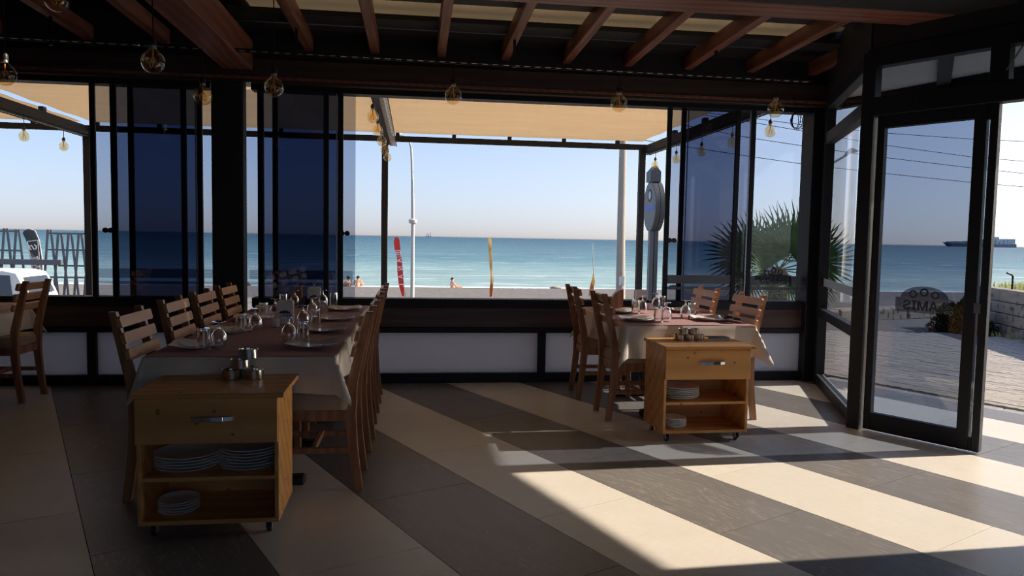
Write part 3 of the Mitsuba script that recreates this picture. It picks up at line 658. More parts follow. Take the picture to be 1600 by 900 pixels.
caddy(-0.84, 5.86, 'dark spice caddy at the window end of the long table')
def menu(x, y, rz, lab):
    x, y = x * KT, y * KT
    q = Polygon([(0, 0)] + [(0.12 * math.cos(a), 0.165 * math.sin(a)) for a in np.linspace(0, math.pi / 2, 12)])
    m = up_y(ext(q, 0.05)); m.apply_transform(np.diag([-1.0, 1, 1, 1])); m.invert()
    whole('wooden_holder', ply(m, 'chair_wood'), lab, 'holder', M=TR(x, y, ZT, rz))
menu(1.70, 5.98, 0.0, 'quarter round brown wooden holder at the far left corner of the sunlit table')
menu(-0.90, 6.08, 0.0, 'quarter round brown wooden holder beside the napkin holder at the window end')

# ------------------------------------------------------------------ serving trolleys
def trolley(x, y, rz, tone, lab):
    """front bottom left corner at (x, y); the front faces -y"""
    k = root('serving_trolley', lab, 'trolley')
    M = TR(x, y, 0, rz); Wd, D, t = 0.585, 0.385, 0.018
    P = lambda name, m, mat='pine', **kw: put(k, name, ply(m, mat), M, **kw)
    P('side_panel', bx(0, t, 0, D, 0.085, 0.625, 0.0015)); P('side_panel', bx(Wd - t, Wd, 0, D, 0.085, 0.625, 0.0015))
    P('back_panel', bx(t, Wd - t, D - 0.010, D, 0.085, 0.625))
    P('bottom_board', bx(0, Wd, 0, D, 0.065, 0.085, 0.0015)); P('shelf', bx(t, Wd - t, 0.004, D - 0.01, 0.255, 0.273, 0.0015))
    P('inner_board', bx(t, Wd - t, 0.02, D - 0.01, 0.425, 0.44))
    P('top_board', bx(-0.012, Wd + 0.030, -0.045, D + 0.01, 0.625, 0.646, 0.003))
    d = P('drawer', bx(0.0, Wd - 0.002, -0.020, -0.001, 0.425, 0.620, 0.002))
    hp = [(-0.088, 0.0), (-0.082, -0.012), (-0.05, -0.022), (0, -0.026), (0.05, -0.022), (0.082, -0.012), (0.088, 0.0)]
    h = cat([bar([a[0], a[1], 0], [b[0], b[1], 0], 0.005, 0.020, 0.002) for a, b in zip(hp[:-1], hp[1:])])
    put(d, 'handle', ply(xf(h, Wd / 2 + 0.02, -0.020, 0.535), 'chrome'), M, label='chrome bow handle')
    for cx, cy in ((0.05, 0.05), (Wd - 0.05, 0.05), (0.05, D - 0.05), (Wd - 0.05, D - 0.05)):
        c_ = put(k, 'castor', ply(cat(bx(cx - 0.022, cx + 0.022, cy - 0.022, cy + 0.022, 0.060, 0.065), bx(cx - 0.014, cx - 0.011, cy - 0.014, cy + 0.020, 0.018, 0.060, 0.001), bx(cx + 0.011, cx + 0.014, cy - 0.014, cy + 0.020, 0.018, 0.060, 0.001)), 'alu'), M)
        put(c_, 'wheel', ply(xf(lathe([(0, -0.009), (0.021, -0.009), (0.024, -0.006), (0.024, 0.006), (0.021, 0.009), (0, 0.009)], 20), cx, cy + 0.014, 0.0245, ry=math.pi / 2), 'black_plastic', smooth=40), M)
    return M
def stack(M, x, y, z, n, pd, step, lab, g, sc=1.0):
    for i in range(n):
        pos = 'topmost' if i == n - 1 else 'lowest' if i == 0 else ('', 'second', 'third', 'fourth', 'fifth', 'sixth')[i] + ' from below'
        whole('stacked_plate', pd, f'{lab}, {pos}', 'plate', g, M=M @ T4().translate([x + rng.normal(0, 0.0015), y + rng.normal(0, 0.0015), z + i * step]).scale([sc, sc, 1.0]))
Ma = trolley(-1.171, 3.27, 0.012, 0, 'pine serving trolley with drawer and plates at the head of the long table, left')
stack(Ma, 0.166, 0.155, 0.2735, 5, PLATE, 0.0135, 'white plate in the left stack on the left trolley', 'left plate stack on the left trolley', 1.03)
stack(Ma, 0.434, 0.150, 0.2735, 7, PLATE, 0.0135, 'white plate in the right stack on the left trolley', 'right plate stack on the left trolley', 0.955)
stack(Ma, 0.135, 0.120, 0.0855, 5, SIDEPL, 0.0115, 'small plate on the bottom board of the left trolley', 'small plates at the bottom of the left trolley')
Mb = trolley(1.606, 4.60, 0.02, 0, 'pine serving trolley with knotty drawer front before the sunlit table')
stack(Mb, 0.158, 0.150, 0.2735, 6, PLATE, 0.0125, 'white plate in the stack on the right trolley shelf', 'plate stack on the right trolley')
stack(Mb, 0.112, 0.110, 0.0855, 6, SIDEPL, 0.0105, 'small plate on the bottom board of the right trolley', 'small plates at the bottom of the right trolley')
ASH = ply(lathe([(0, 0), (0.034, 0), (0.037, 0.003), (0.038, 0.036), (0.036, 0.0375), (0.034, 0.035), (0.032, 0.006), (0, 0.005)], 24), 'steel', smooth=35)
def cups(M, pts, z, lab, g, sc=1.0):
    for x, y, l, w in pts:
        whole('steel_bowl', ASH, f'{w} {lab}', 'bowl', g, M=M @ T4().translate([x, y, z + l * 0.038 * sc]).scale(sc))
cups(Ma, ((0.325, 0.29, 0, 'front left lower'), (0.425, 0.29, 0, 'front right lower'), (0.375, 0.35, 0, 'rear lower'), (0.362, 0.305, 1, 'middle tier'), (0.395, 0.325, 2, 'topmost')), 0.6465, 'steel bowl in the pile on the left trolley', 'steel bowls piled on the left trolley', 1.2)
cups(Mb, ((0.20, 0.28, 0, 'left lower'), (0.275, 0.28, 0, 'middle lower'), (0.345, 0.285, 0, 'right lower'), (0.235, 0.29, 1, 'left upper'), (0.31, 0.29, 1, 'right upper')), 0.6465, 'steel bowl in the pile on the right trolley', 'steel bowls piled on the right trolley')
k = root('bill_tray', 'shallow clear tray beside the steel bowls on the right trolley', 'tray')
scene[k] = {**ply(cat(bx(0, 0.16, 0, 0.09, 0, 0.004), bx(0, 0.16, 0.086, 0.09, 0.004, 0.018), bx(0, 0.004, 0, 0.09, 0.004, 0.018), bx(0.156, 0.16, 0, 0.09, 0.004, 0.018)), 'steel'), 'to_world': Mb @ T4().translate([0.40, 0.255, 0.6465])}

# ------------------------------------------------------------------ ground, beach, sea
SEA = -1.5
MAT['sand'] = prin(proc(lambda p, n, uv: mix((0.40, 0.345, 0.30), (0.26, 0.225, 0.195), fbm(p.x * 5, p.y * 2.2, 0.0, 4) * 0.6 + 0.4 * noise(p.x * 17, p.y * 8))), 0.95, spec=0.1)
def ground_tex(p, n, uv):
    sandy = smoothstep(17.5, 19.0, p.y + 1.5 * fbm(p.x * 0.4, p.y * 0.4))
    a = mix((0.20, 0.195, 0.19), (0.15, 0.148, 0.145), fbm(p.x * 6, p.y * 6, 0.0, 4))
    sd = mix((0.195, 0.183, 0.172), (0.11, 0.102, 0.096), fbm(p.x * 5, p.y * 2.0, 0.0, 4) * 0.55 + 0.45 * noise(p.x * 15, p.y * 6))
    return mix(a, sd, sandy)
MAT['ground'] = prin(proc(ground_tex), 0.92, spec=0.15)
def sea_tex(p, n, uv):
    d = p.y - 41.0
    near, mid, far = mi.Color3f(0.27, 0.38, 0.35), mi.Color3f(0.12, 0.235, 0.25), mi.Color3f(0.032, 0.088, 0.120)
    t1 = smoothstep(0.0, 60.0, d); t2 = smoothstep(2.6, 7.0, dr.log(dr.maximum(d, 1.0)))
    c = near * (1 - t1) + mid * t1
    c = c * (1 - t2) + far * t2
    w = fbm(p.x * 0.30 + 3 * noise(p.x * 0.05, p.y * 0.05), p.y * 0.85, 0.0, 3)
    w2 = fbm(p.x * 0.035, p.y * 0.10, 3.0, 3)
    c = c * (0.62 + 0.5 * w + 0.27 * w2)
    crest = smoothstep(0.66, 0.80, fbm(p.x * 0.22, p.y * 0.75 + 2.0 * noise(p.x * 0.08, 4.0), 7.0, 3)) * smoothstep(160.0, 0.0, d) * 0.35
    foam = smoothstep(2.6, 0.2, d + 1.6 * fbm(p.x * 0.5, p.y * 0.9) - 0.6)
    return mix(c, (0.80, 0.82, 0.80), dr.clip(foam * 0.9 + crest, 0, 1))
MAT['sea_water'] = {'type': 'bumpmap', 'arbitrary': proc(lambda p, n, uv: fbm(p.x * 0.45, p.y * 1.3, 0.0, 3), 0.05), 'scale': 0.35, 'bsdf': prin(proc(sea_tex), 0.32, spec=0.35)}
def terrain_z(x, y):
    sm = lambda a, b, t: (lambda q: q * q * (3 - 2 * q))(np.clip((t - a) / (b - a), 0, 1))
    tail_ = np.interp(y, [27, 38, 41, 48, 60], [-0.95, -1.25, -1.75, -2.5, -3.2])
    left = np.where(y < 27, -0.95, tail_)
    right = np.where(y < 27, np.interp(y, [-20, 11, 14, 20, 27], [-0.085, -0.085, -0.16, -0.42, -0.95]), tail_)
    w = sm(4.0, 5.6, x)
    return left * (1 - w) + right * w
def terr(u, v):
    x = -70 + 170 * u; y = np.interp(v, [0, 0.45, 0.8, 1.0], [-12, 14, 36, 60])
    return x, y, terrain_z(x, y)
labels['ground'] = {'label': 'grey road and pebbly beach between the terrace and the sea', 'kind': 'structure'}
scene['ground'] = ply(grid(250, 140, terr), 'ground', smooth=True)
def sea_fn(u, v):
    y = 39.0 + (np.exp(v * 9.0) - 1) * 3.0; h = 120 + y * 1.6
    return (u - 0.42) * 2 * h, y, SEA + 0 * u
whole('sea', ply(grid(80, 160, sea_fn), 'sea_water', smooth=True), 'teal sea with small waves reaching to the horizon', kind='stuff', cat='sea')
labels['terrace'] = {'label': 'terrace slab outside the window wall', 'kind': 'structure'}
put(None, 'terrace', ply(bx(-9.6, 3.92, 6.87, YO + 0.15, -1.0, -0.02), 'grout'))

# kerb and pavers beside the porch
MAT['kerb_stone'] = prin(proc(lambda p, n, uv: mix((0.34, 0.35, 0.37), (0.27, 0.28, 0.30), fbm(p.x * 8, p.y * 8))), 0.8, spec=0.2)
for i_, (cc, dd) in enumerate((((0.38, 0.355, 0.33), (0.31, 0.285, 0.27)), ((0.42, 0.39, 0.36), (0.34, 0.315, 0.295)), ((0.345, 0.32, 0.30), (0.285, 0.265, 0.25)))):
    MAT[f'paver_{i_}'] = prin(proc((lambda cc, dd: lambda p, n, uv: mix(cc, dd, fbm(p.x * 25, p.y * 25)))(cc, dd)), 0.85, spec=0.2)
KD = RD; KN = ND * (1 if ND[0] > 0 else -1)          # KN points away from the porch
labels['kerb'] = {'label': 'blue grey kerb strip along the edge of the porch tiles', 'kind': 'structure'}
K0 = KERB0 - KD * 0.0
klen = np.linalg.norm(KERB1 - KERB0)
for i_ in range(int(klen / 0.8)):
    a_ = K0 + KD * (i_ * 0.8 + 0.004); b_ = K0 + KD * (i_ * 0.8 + 0.796)
    put('kerb', 'kerb_stone', ply(bar([*(a_ + KN * 0.115), -0.09], [*(b_ + KN * 0.115), -0.09], 0.22, 0.14, 0.008), 'kerb_stone'))
labels['paving'] = {'label': 'yard of small interlocking grey brown pavers outside the entrance', 'kind': 'structure'}
pave_poly = Polygon([K0 + KN * 0.24 - KD * 3.9, K0 + KN * 0.24 + KD * klen, K0 + KN * 5.2 + KD * (klen - 1), (8.6, 8.2), (8.95, 9.9), (8.2, 10.6), (6.2, 10.9)])
put('paving', 'bed', ply(xf(ext(pave_poly, 0.40), z=-0.47), 'grout'))
PL, PWD = 0.225, 0.1125
def paver_mesh():
    e = 0.004; z_ = 0.016
    xs = [0, 0.25, 0.5, 0.75, 1.0]; zig = [0, 1, 0, 1, 0]
    lo = [(x * PL + (e if x == 0 else -e if x == 1 else 0), z_ * q - PWD / 2 + e) for x, q in zip(xs, zig)]
    hi = [(x * PL + (e if x == 0 else -e if x == 1 else 0), z_ * q + PWD / 2 - e) for x, q in zip(xs[::-1], zig[::-1])]
    return ext(Polygon(lo + hi), 0.045)
PAV = paver_mesh(); PAVP = [ply(PAV, f'paver_{i}') for i in range(3)]
spots = []
for r in range(0, 52):
    for c in range(-20, 50):
        o = K0 + KN * (0.24 + PWD * (r + 0.6)) + KD * (c * PL + (r % 2) * PL / 2)
        m_ = o + KD * PL / 2
        if pave_poly.buffer(-0.08).contains(Point(m_)): spots.append((math.hypot(*m_), o))
spots = [s_ for s_ in sorted(spots, key=lambda q: q[0]) if s_[1][1] > 1.5]
kr = math.atan2(KD[1], KD[0])
seen = [s_ for s_ in spots if s_[1][0] / max(s_[1][1], 0.1) < 0.95]
near = seen[:298]; near_ids = {id(s_) for s_ in near}
for i_, (d_, o) in enumerate(near):
    put('paving', 'paver', PAVP[int(rng.integers(3))], TR(o[0], o[1], -0.075 + rng.normal(0, 0.0012), kr))
rest = [s_ for s_ in spots if id(s_) not in near_ids]
put('paving', 'far_pavers', ply(cat([xf(PAV, o[0], o[1], -0.075 + rng.normal(0, 0.0012), kr) for d_, o in rest]), 'paver_0'), kind='stuff', label='farther pavers of the yard')

# rough concrete retaining wall at the right
MAT['wall_block'] = prin(proc(lambda p, n, uv: mix((0.38, 0.34, 0.30), (0.25, 0.222, 0.20), fbm(p.x * 3 + p.y * 3, p.y * 4, p.z * 12, 4)) * (1 - 0.5 * smoothstep(0.72, 0.78, noise(p.x * 11 + p.y * 9, p.z * 13)))), 0.95, spec=0.1)
k = root('retaining_wall', 'rough grey concrete block wall at the right beyond the pavers', 'wall')
wa, wb = np.array([9.72, 11.9]), np.array([8.35, 7.6])
wl = np.linalg.norm(wb - wa); wd = (wb - wa) / wl
for c_, (z0, z1) in enumerate(((-0.16, 0.10), (0.10, 0.28), (0.28, 0.46), (0.46, 0.66))):
    t_ = 0.0 - 0.25 * (c_ % 2)
    while t_ < wl:
        L_ = 1.5 + 0.8 * rng.random()
        a_, b_ = max(t_, 0) + 0.004, min(t_ + L_, wl) - 0.004
        if b_ - a_ > 0.05:
            p_, q_ = wa + wd * a_, wa + wd * b_
            off = np.array([wd[1], -wd[0]]) * rng.normal(0, 0.006)
            put(k, 'block', ply(bar([*(p_ + off), (z0 + z1) / 2 ], [*(q_ + off), (z0 + z1) / 2], 0.26, z1 - z0 - 0.010, 0.014), 'wall_block'))
        t_ += L_
wn = np.array([-wd[1], wd[0]])
labels['raised_ground'] = {'label': 'raised sandy ground held up behind the concrete wall', 'kind': 'structure'}
put(None, 'raised_ground', ply(xf(ext(Polygon([wa + wn * 0.15, wb + wn * 0.15, wb + wn * 1.6, wa + wn * 1.6]), 0.75), z=-0.17), 'sand'))
k = root('steel_hook', 'thin dark pole with a bent tip on top of the concrete wall', 'pole')
scene[k] = ply(tube([(9.36, 10.6, 0.60), (9.36, 10.6, 0.86), (9.34, 10.6, 0.885), (9.25, 10.6, 0.915)], 0.014, 8), 'outer_metal')
MAT['leaf'] = prin(proc(lambda p, n, uv: mix((0.045, 0.095, 0.025), (0.09, 0.15, 0.045), noise(p.x * 9, p.y * 9, p.z * 9))), 0.6, spec=0.2)
MAT['palm_bark'] = prin(proc(lambda p, n, uv: mix((0.20, 0.14, 0.09), (0.10, 0.07, 0.05), fbm(p.x * 10, p.y * 10, p.z * 25))), 0.95, spec=0.1)
MAT['dry_grass'] = {'type': 'principledthin', 'base_color': rgb(0.42, 0.44, 0.17), 'roughness': 0.7, 'diff_trans': 0.7, 'spec_trans': 0.0, 'eta': 1.3}
MAT['bush_leaf'] = {'type': 'principledthin', 'base_color': rgb(0.030, 0.052, 0.024), 'roughness': 0.9, 'diff_trans': 0.4, 'spec_trans': 0.0, 'eta': 1.3}
def blades(n, cx, cy, rx, ry, z, h, w=0.012):
    V, F = [], []
    for i in range(n):
        a = rng.random() * 2 * math.pi; r = math.sqrt(rng.random())
        x, y = cx + rx * r * math.cos(a), cy + ry * r * math.sin(a)
        dx, dy = rng.normal(0, 0.35, 2) * h; hh = h * (0.6 + 0.6 * rng.random()); o = len(V)
        t = rng.random() * math.pi; ux, uy = w * math.cos(t), w * math.sin(t)
        V += [(x - ux, y - uy, z), (x + ux, y + uy, z), (x + dx * 0.4 + ux * 0.7, y + dy * 0.4 + uy * 0.7, z + hh * 0.6), (x + dx * 0.4 - ux * 0.7, y + dy * 0.4 - uy * 0.7, z + hh * 0.6), (x + dx, y + dy, z + hh)]
        F += [(o, o + 1, o + 2), (o, o + 2, o + 3), (o + 3, o + 2, o + 4)]
    return trimesh.Trimesh(V, F, process=False)
whole('grass', ply(cat(*[blades(130, *(wa + wd * t_ + wn * 0.55), 0.32, 0.42, 0.575, 0.16) for t_ in (0.4, 1.2, 2.0, 2.8)], *[blades(60, *(wa + wd * t_ - wn * 0.30), 0.10, 0.35, -0.09, 0.13) for t_ in (1.2, 2.2, 3.0)]), 'dry_grass'), 'yellow green dry grass along the top and foot of the concrete wall', kind='stuff', cat='grass')
def shrub(cx, cy, z0, rx, ry, h, n, lab, s=0.05):
    k = root('shrub', lab, 'shrub')
    V, F = [], []
    for i in range(n):
        d = rng.normal(0, 1, 3); d /= np.linalg.norm(d); d[2] = abs(d[2]) * 1.0
        r = rng.random() ** 0.4
        bump_ = 0.75 + 0.5 * meshkit.noise(d[None] * 2.3 + cx)[0]
        c = np.array([cx + rx * d[0] * r * bump_, cy + ry * d[1] * r * bump_, z0 + h * (0.05 + 0.9 * d[2] * r * bump_)])
        e1 = rng.normal(0, 1, 3); e1 /= np.linalg.norm(e1); e2 = np.cross(e1, rng.normal(0, 1, 3)); e2 /= np.linalg.norm(e2)
        sc_ = s * (0.6 + 0.8 * rng.random()); o = len(V)
        V += [c - e1 * sc_, c + e2 * sc_ * 0.4, c + e1 * sc_, c - e2 * sc_ * 0.4]; F += [(o, o + 1, o + 2), (o, o + 2, o + 3)]
    put(k, 'foliage', ply(trimesh.Trimesh(V, F, process=False), 'bush_leaf'), kind='stuff')
    for i in range(7):
        a = i * 0.9
        put(k, 'stem', ply(tube([(cx + 0.03 * math.cos(a), cy + 0.03 * math.sin(a), z0), (cx + rx * 0.4 * math.cos(a), cy + ry * 0.4 * math.sin(a), z0 + h * 0.4), (cx + rx * 0.6 * math.cos(a), cy + ry * 0.6 * math.sin(a), z0 + h * 0.7)], [0.014, 0.009, 0.005], 5), 'palm_bark'))
shrub(8.70, 10.85, -0.10, 0.44, 0.45, 0.66, 6000, 'dense dark shrub at the far end of the concrete wall', 0.032)
k = root('road_border', 'low pale concrete border across the road before the beach', 'kerb')
ba, bb = np.array([6.9, 12.75]), np.array([13.5, 15.2]); bl = np.linalg.norm(bb - ba); bd = (bb - ba) / bl
for i_ in range(int(bl / 1.0)):
    put(k, 'border_stone', ply(bar([*(ba + bd * (i_ * 1.0 + 0.01)), -0.04], [*(ba + bd * (i_ * 1.0 + 0.99)), -0.04], 0.35, 0.26, 0.03), 'wall_block'))

# ------------------------------------------------------------------ palm
def fan_leaf(n, R, seed, spread=2.15):
    r_ = np.random.default_rng(seed); V, F = [], []
    for i in range(n):
        a = -spread + 2 * spread * i / (n - 1) + r_.normal(0, 0.015)
        L = R * (0.80 + 0.2 * math.cos(a * 0.7)) * (0.92 + 0.12 * r_.random())
        d = np.array([math.sin(a), math.cos(a), 0]); s = np.array([math.cos(a), -math.sin(a), 0])
        o = len(V)
        for t_, w_, z_ in ((0.02, 0.002, 0.0), (0.52, 0.0265, 0.0), (0.78, 0.0135, -0.025), (1.0, 0.001, -0.07 - 0.12 * r_.random())):
            c = d * L * t_ + np.array([0, 0, z_ * R])
            V += [c - s * w_ * R * 1.3, c + np.array([0, 0, 0.010 * R]), c + s * w_ * R * 1.3]
        for q in range(3):
            b0, b1 = o + q * 3, o + q * 3 + 3
            for e in (0, 1):
                F += [(b0 + e, b0 + e + 1, b1 + e + 1), (b0 + e, b1 + e + 1, b1 + e)]
    return trimesh.Trimesh(V, F, process=False)
k = root('fan_palm', 'fan palm with spiky green leaves outside the right window', 'palm tree')
PX_, PY_, PZ_ = 8.72, 17.0, 0.55
tp = [(0.001, -0.95)]
for i_ in range(16): tp += [(0.24 + 0.02 * (i_ % 2), -0.95 + i_ * 0.10), (0.21, -0.95 + i_ * 0.10 + 0.07)]
tp += [(0.12, 0.72), (0.001, 0.76)]
put(k, 'trunk', ply(lathe(tp, 16, (PX_, PY_, 0)), 'palm_bark'))
FANS = [fan_leaf(32, 1.0, q) for q in (1, 2, 3)]
# azimuth (0 = towards the viewer), elevation, petiole length, blade size
for i_, (az, el, pl, R) in enumerate(((4, 40, 0.62, 1.30), (-42, 40, 0.75, 1.10), (-78, 28, 0.85, 1.05), (38, 45, 0.7, 1.1), (-110, 22, 0.85, 1.05), (66, 15, 0.85, 1.05), (105, 28, 0.8, 1.0), (180, 35, 0.7, 0.95), (25, 2, 0.75, 0.85), (-48, -4, 0.8, 0.85), (-88, -10, 0.8, 0.8), (75, -10, 0.8, 0.85), (-5, -26, 0.65, 0.7))):
    A, E = math.radians(az), math.radians(el)
    out = np.array([math.sin(A) * math.cos(E), -math.cos(A) * math.cos(E), math.sin(E)])
    base = np.array([PX_, PY_, PZ_ + 0.12]); tip = base + out * pl
    lean = (out * 0.35 + np.array([0, 0, 0.9]) if abs(az) < 20 else out + np.array([0, 0, 0.30])) if el > -5 else out * 0.9 - np.array([0, 0, 0.35])
    lean /= np.linalg.norm(lean)
    nrm = np.array([out[0] * 0.4, -1.0 if abs(az) < 125 else 1.0, 0.35])
    nrm -= lean * (nrm @ lean); nrm /= np.linalg.norm(nrm)
    M_ = np.eye(4); M_[:3, 1] = lean; M_[:3, 2] = nrm; M_[:3, 0] = np.cross(lean, nrm); M_[:3, 3] = tip; M_[:3, :3] *= R
    m_ = FANS[i_ % 3].copy(); m_.apply_transform(M_)
    leaf = put(k, 'leaf', ply(m_, 'leaf', smooth=True))
    put(leaf, 'leaf_stalk', ply(tube([base, base + out * pl * 0.6 + np.array([0, 0, 0.02]), tip + lean * 0.03], [0.018, 0.013, 0.010], 6), 'leaf'))

# ------------------------------------------------------------------ poles, sign, flags
MAT['lamp_white'] = prin((0.56, 0.535, 0.51), 0.5)
MAT['pole_concrete'] = prin(proc(lambda p, n, uv: mix((0.50, 0.44, 0.38), (0.40, 0.35, 0.30), fbm(p.x * 5, p.y * 5, p.z * 3))), 0.9, spec=0.15)
k = root('lamp_post', 'slim pale lamp post with curved tip on the beach promenade', 'street lamp')
put(k, 'pole', ply(tube([(-0.13, 27.5, -0.97), (-0.13, 27.5, 1.8), (-0.165, 27.5, 3.4)], [0.075, 0.07, 0.05], 14), 'lamp_white', smooth=40))
put(k, 'arm', ply(tube([(-0.165, 27.5, 3.4), (-0.19, 27.5, 4.1), (-0.22, 27.5, 4.55), (-0.30, 27.5, 4.80), (-0.42, 27.5, 4.93), (-0.6, 27.5, 4.98)], [0.05, 0.045, 0.04, 0.035, 0.03, 0.03], 10), 'lamp_white', smooth=40))
put(k, 'collar', ply(lathe([(0.07, -0.09), (0.15, -0.06), (0.16, 0.05), (0.07, 0.10)], 16, (-0.13, 27.5, 1.87)), 'lamp_white', smooth=40))
put(k, 'lamp_head', ply(xf(lathe([(0, -0.05), (0.10, -0.04), (0.13, 0.0), (0.06, 0.07), (0, 0.08)], 14), -0.66, 27.5, 4.98), 'lamp_white', smooth=40))
k = root('utility_pole', 'thick pale concrete utility pole left of the round sign', 'utility pole')
put(k, 'shaft', ply(tube([(7.34, 26, -0.95), (7.29, 26, 2.0), (7.25, 26, 9.0)], [0.175, 0.145, 0.10], 16), 'pole_concrete', smooth=40))
put(k, 'crossarm', ply(bar([6.7, 25.86, 8.4], [7.8, 25.86, 8.4], 0.08, 0.1, 0.01), 'outer_metal'))
put(k, 'paper_notice', ply(bx(7.22, 7.42, 25.835, 25.845, -0.3, 0.02), 'white_plastic'), label='small torn paper notice')
k = root('street_lamp', 'distant street lamp head on a slanting arm behind the narrow right window', 'street lamp')
put(k, 'pole', ply(tube([(13.6, 24, -0.9), (13.6, 24, 3.7), (13.9, 24, 3.95)], [0.09, 0.07, 0.05], 10), 'outer_metal'))
put(k, 'arm', ply(tube([(13.9, 24, 3.95), (14.66, 24, 4.40)], 0.035, 8), 'tray_metal'))
put(k, 'lamp_head', ply(trimesh.convex.convex_hull(np.array([(14.55, 23.9, 4.36), (14.55, 24.1, 4.36), (15.0, 23.86, 4.50), (15.0, 24.14, 4.50), (14.75, 23.88, 4.60), (14.75, 24.12, 4.60), (15.02, 24, 4.56)])), 'tray_metal'))

MAT['sign_grey'] = prin((0.075, 0.078, 0.085), 0.45)
MAT['sign_face'] = prin((0.10, 0.115, 0.135), 0.4)
MAT['sign_blue'] = prin((0.04, 0.10, 0.42), 0.4)
k = root('round_sign', 'grey oval advertising sign on a twin post beyond the terrace corner', 'sign')
SX, SY = 4.90, 15.0
put(k, 'post', ply(bx(SX - 0.09, SX - 0.01, SY - 0.07, SY + 0.07, -0.95, 1.6, 0.005), 'sign_face'))
put(k, 'post', ply(bx(SX + 0.01, SX + 0.09, SY - 0.07, SY + 0.07, -0.95, 1.6, 0.005), 'sign_grey'))
ell = affinity.scale(Point(0, 0).buffer(0.5, quad_segs=12), 0.84, 1.03)
def to_x(m, x, y, z):
    """xy-extrusion turned to face -x: local x runs to -y ... so that it reads from -x"""
    m = m.copy(); m.apply_transform(np.array([[0, 0, -1, 0], [-1, 0, 0, 0], [0, 1, 0, 0], [0, 0, 0, 1.0]])); return xf(m, x, y, z)
put(k, 'disc', ply(to_x(ext(ell, 0.09), SX - 0.005, SY, 2.03), 'sign_grey'))
put(k, 'disc', ply(to_x(ext(ell, 0.09), SX + 0.095, SY, 2.03), 'sign_grey'))
put(k, 'face', ply(to_x(ext(affinity.scale(ell, 0.93, 0.93), 0.004), SX - 0.095, SY, 2.03), 'sign_face'))
put(k, 'emblem_ring', ply(to_x(ext(Point(0, 0).buffer(0.13).difference(Point(0, 0).buffer(0.10)), 0.004), SX - 0.099, SY, 2.26), 'frost_letter'))
put(k, 'emblem_centre', ply(to_x(ext(Point(0, 0).buffer(0.085), 0.004), SX - 0.099, SY, 2.26), 'lamp_white'))
put(k, 'blue_band', ply(to_x(ext(sbox(-0.30, -0.06, 0.30, 0.06), 0.004), SX - 0.099, SY, 2.00), 'sign_blue'))
put(k, 'top_box', ply(cat(bx(SX - 0.14, SX + 0.08, SY - 0.16, SY + 0.16, 2.53, 2.74, 0.006), trimesh.convex.convex_hull(np.array([(SX - 0.14, SY - 0.16, 2.735), (SX + 0.08, SY - 0.16, 2.735), (SX - 0.14, SY + 0.16, 2.735), (SX + 0.08, SY + 0.16, 2.735), (SX - 0.03, SY - 0.16, 2.86), (SX - 0.03, SY + 0.16, 2.86)]))), 'sign_grey'), label='small house shaped box on the sign')

WIRES = [[(7.3, 26.0, 6.18), (9.72, 26.55, 6.12), (12.75, 27.24, 6.04), (15.19, 27.8, 5.95), (18.74, 28.61, 5.91), (23.67, 29.73, 5.97), (27.07, 30.51, 6.07), (40.67, 33.63, 6.47)], [(7.3, 26.0, 6.19), (9.73, 26.55, 6.05), (12.76, 27.24, 5.88), (15.21, 27.8, 5.7), (18.74, 28.61, 5.44), (23.92, 29.79, 5.21), (27.14, 30.52, 5.19), (40.02, 33.44, 5.11)], [(7.3, 26.01, 5.8), (9.75, 26.56, 5.57), (12.67, 27.22, 5.29), (15.27, 27.82, 5.13), (18.81, 28.62, 4.93), (23.96, 29.8, 4.74), (27.19, 30.54, 4.65), (40.11, 33.5, 4.29)], [(7.3, 25.99, 4.98), (9.78, 26.56, 4.8), (12.7, 27.23, 4.59), (15.24, 27.81, 4.43), (18.82, 28.63, 4.28), (23.97, 29.8, 4.11), (27.25, 30.55, 4.05), (40.37, 33.55, 3.81)]]
for i_, w_ in enumerate(WIRES):
    whole('power_line', ply(tube(w_, 0.013, 5), 'sign_grey'), ('uppermost', 'second', 'third', 'lowest')[i_] + ' thin power line crossing the sky at the right', 'power line')

MAT['flag_red'] = {'type': 'principledthin', 'base_color': rgb(0.90, 0.13, 0.10), 'roughness': 0.7, 'diff_trans': 0.9, 'spec_trans': 0.0, 'eta': 1.2}
MAT['flag_grey'] = {'type': 'principledthin', 'base_color': rgb(0.16, 0.165, 0.18), 'roughness': 0.7, 'diff_trans': 0.7, 'spec_trans': 0.0, 'eta': 1.2}
MAT['flag_yellow'] = {'type': 'principledthin', 'base_color': proc(lambda p, n, uv: mix((0.80, 0.62, 0.30), (0.72, 0.24, 0.06), smoothstep(-0.1, -0.35, p.z) * smoothstep(0.35, 0.6, fbm(p.x * 6, p.z * 3)))), 'roughness': 0.7, 'diff_trans': 1.0, 'spec_trans': 0.0, 'eta': 1.2}
MAT['letter_white'] = prin((0.82, 0.80, 0.78), 0.6)
def sail(pts, y, m, parent, seed):
    mesh = ext(Polygon(pts), 0.012); mesh = trimesh.Trimesh(*trimesh.remesh.subdivide_to_size(mesh.vertices, mesh.faces, 0.16))
    mesh = up_y(mesh); v = mesh.vertices.copy(); v[:, 1] += y + 0.06 * np.sin(v[:, 2] * 5 + seed) * np.sin(v[:, 0] * 6 + seed); mesh.vertices = v
    put(parent, 'sail', ply(mesh, m))
def turned_letters(txt, pos, h, y, tilt, parent, m):
    """letters lying on their side up the sail, seen from its back"""
    for t_, (x, z) in zip(txt, pos):
        g = mirrored_text(t_, h, 0.006); c = g.bounds.mean(0); g.apply_translation([0, -c[1], 0])
        g.apply_transform(trimesh.transformations.rotation_matrix(tilt, [0, 0, 1]))
        put(parent, 'letter', ply(xf(up_y(g), x, y - 0.09, z), m))
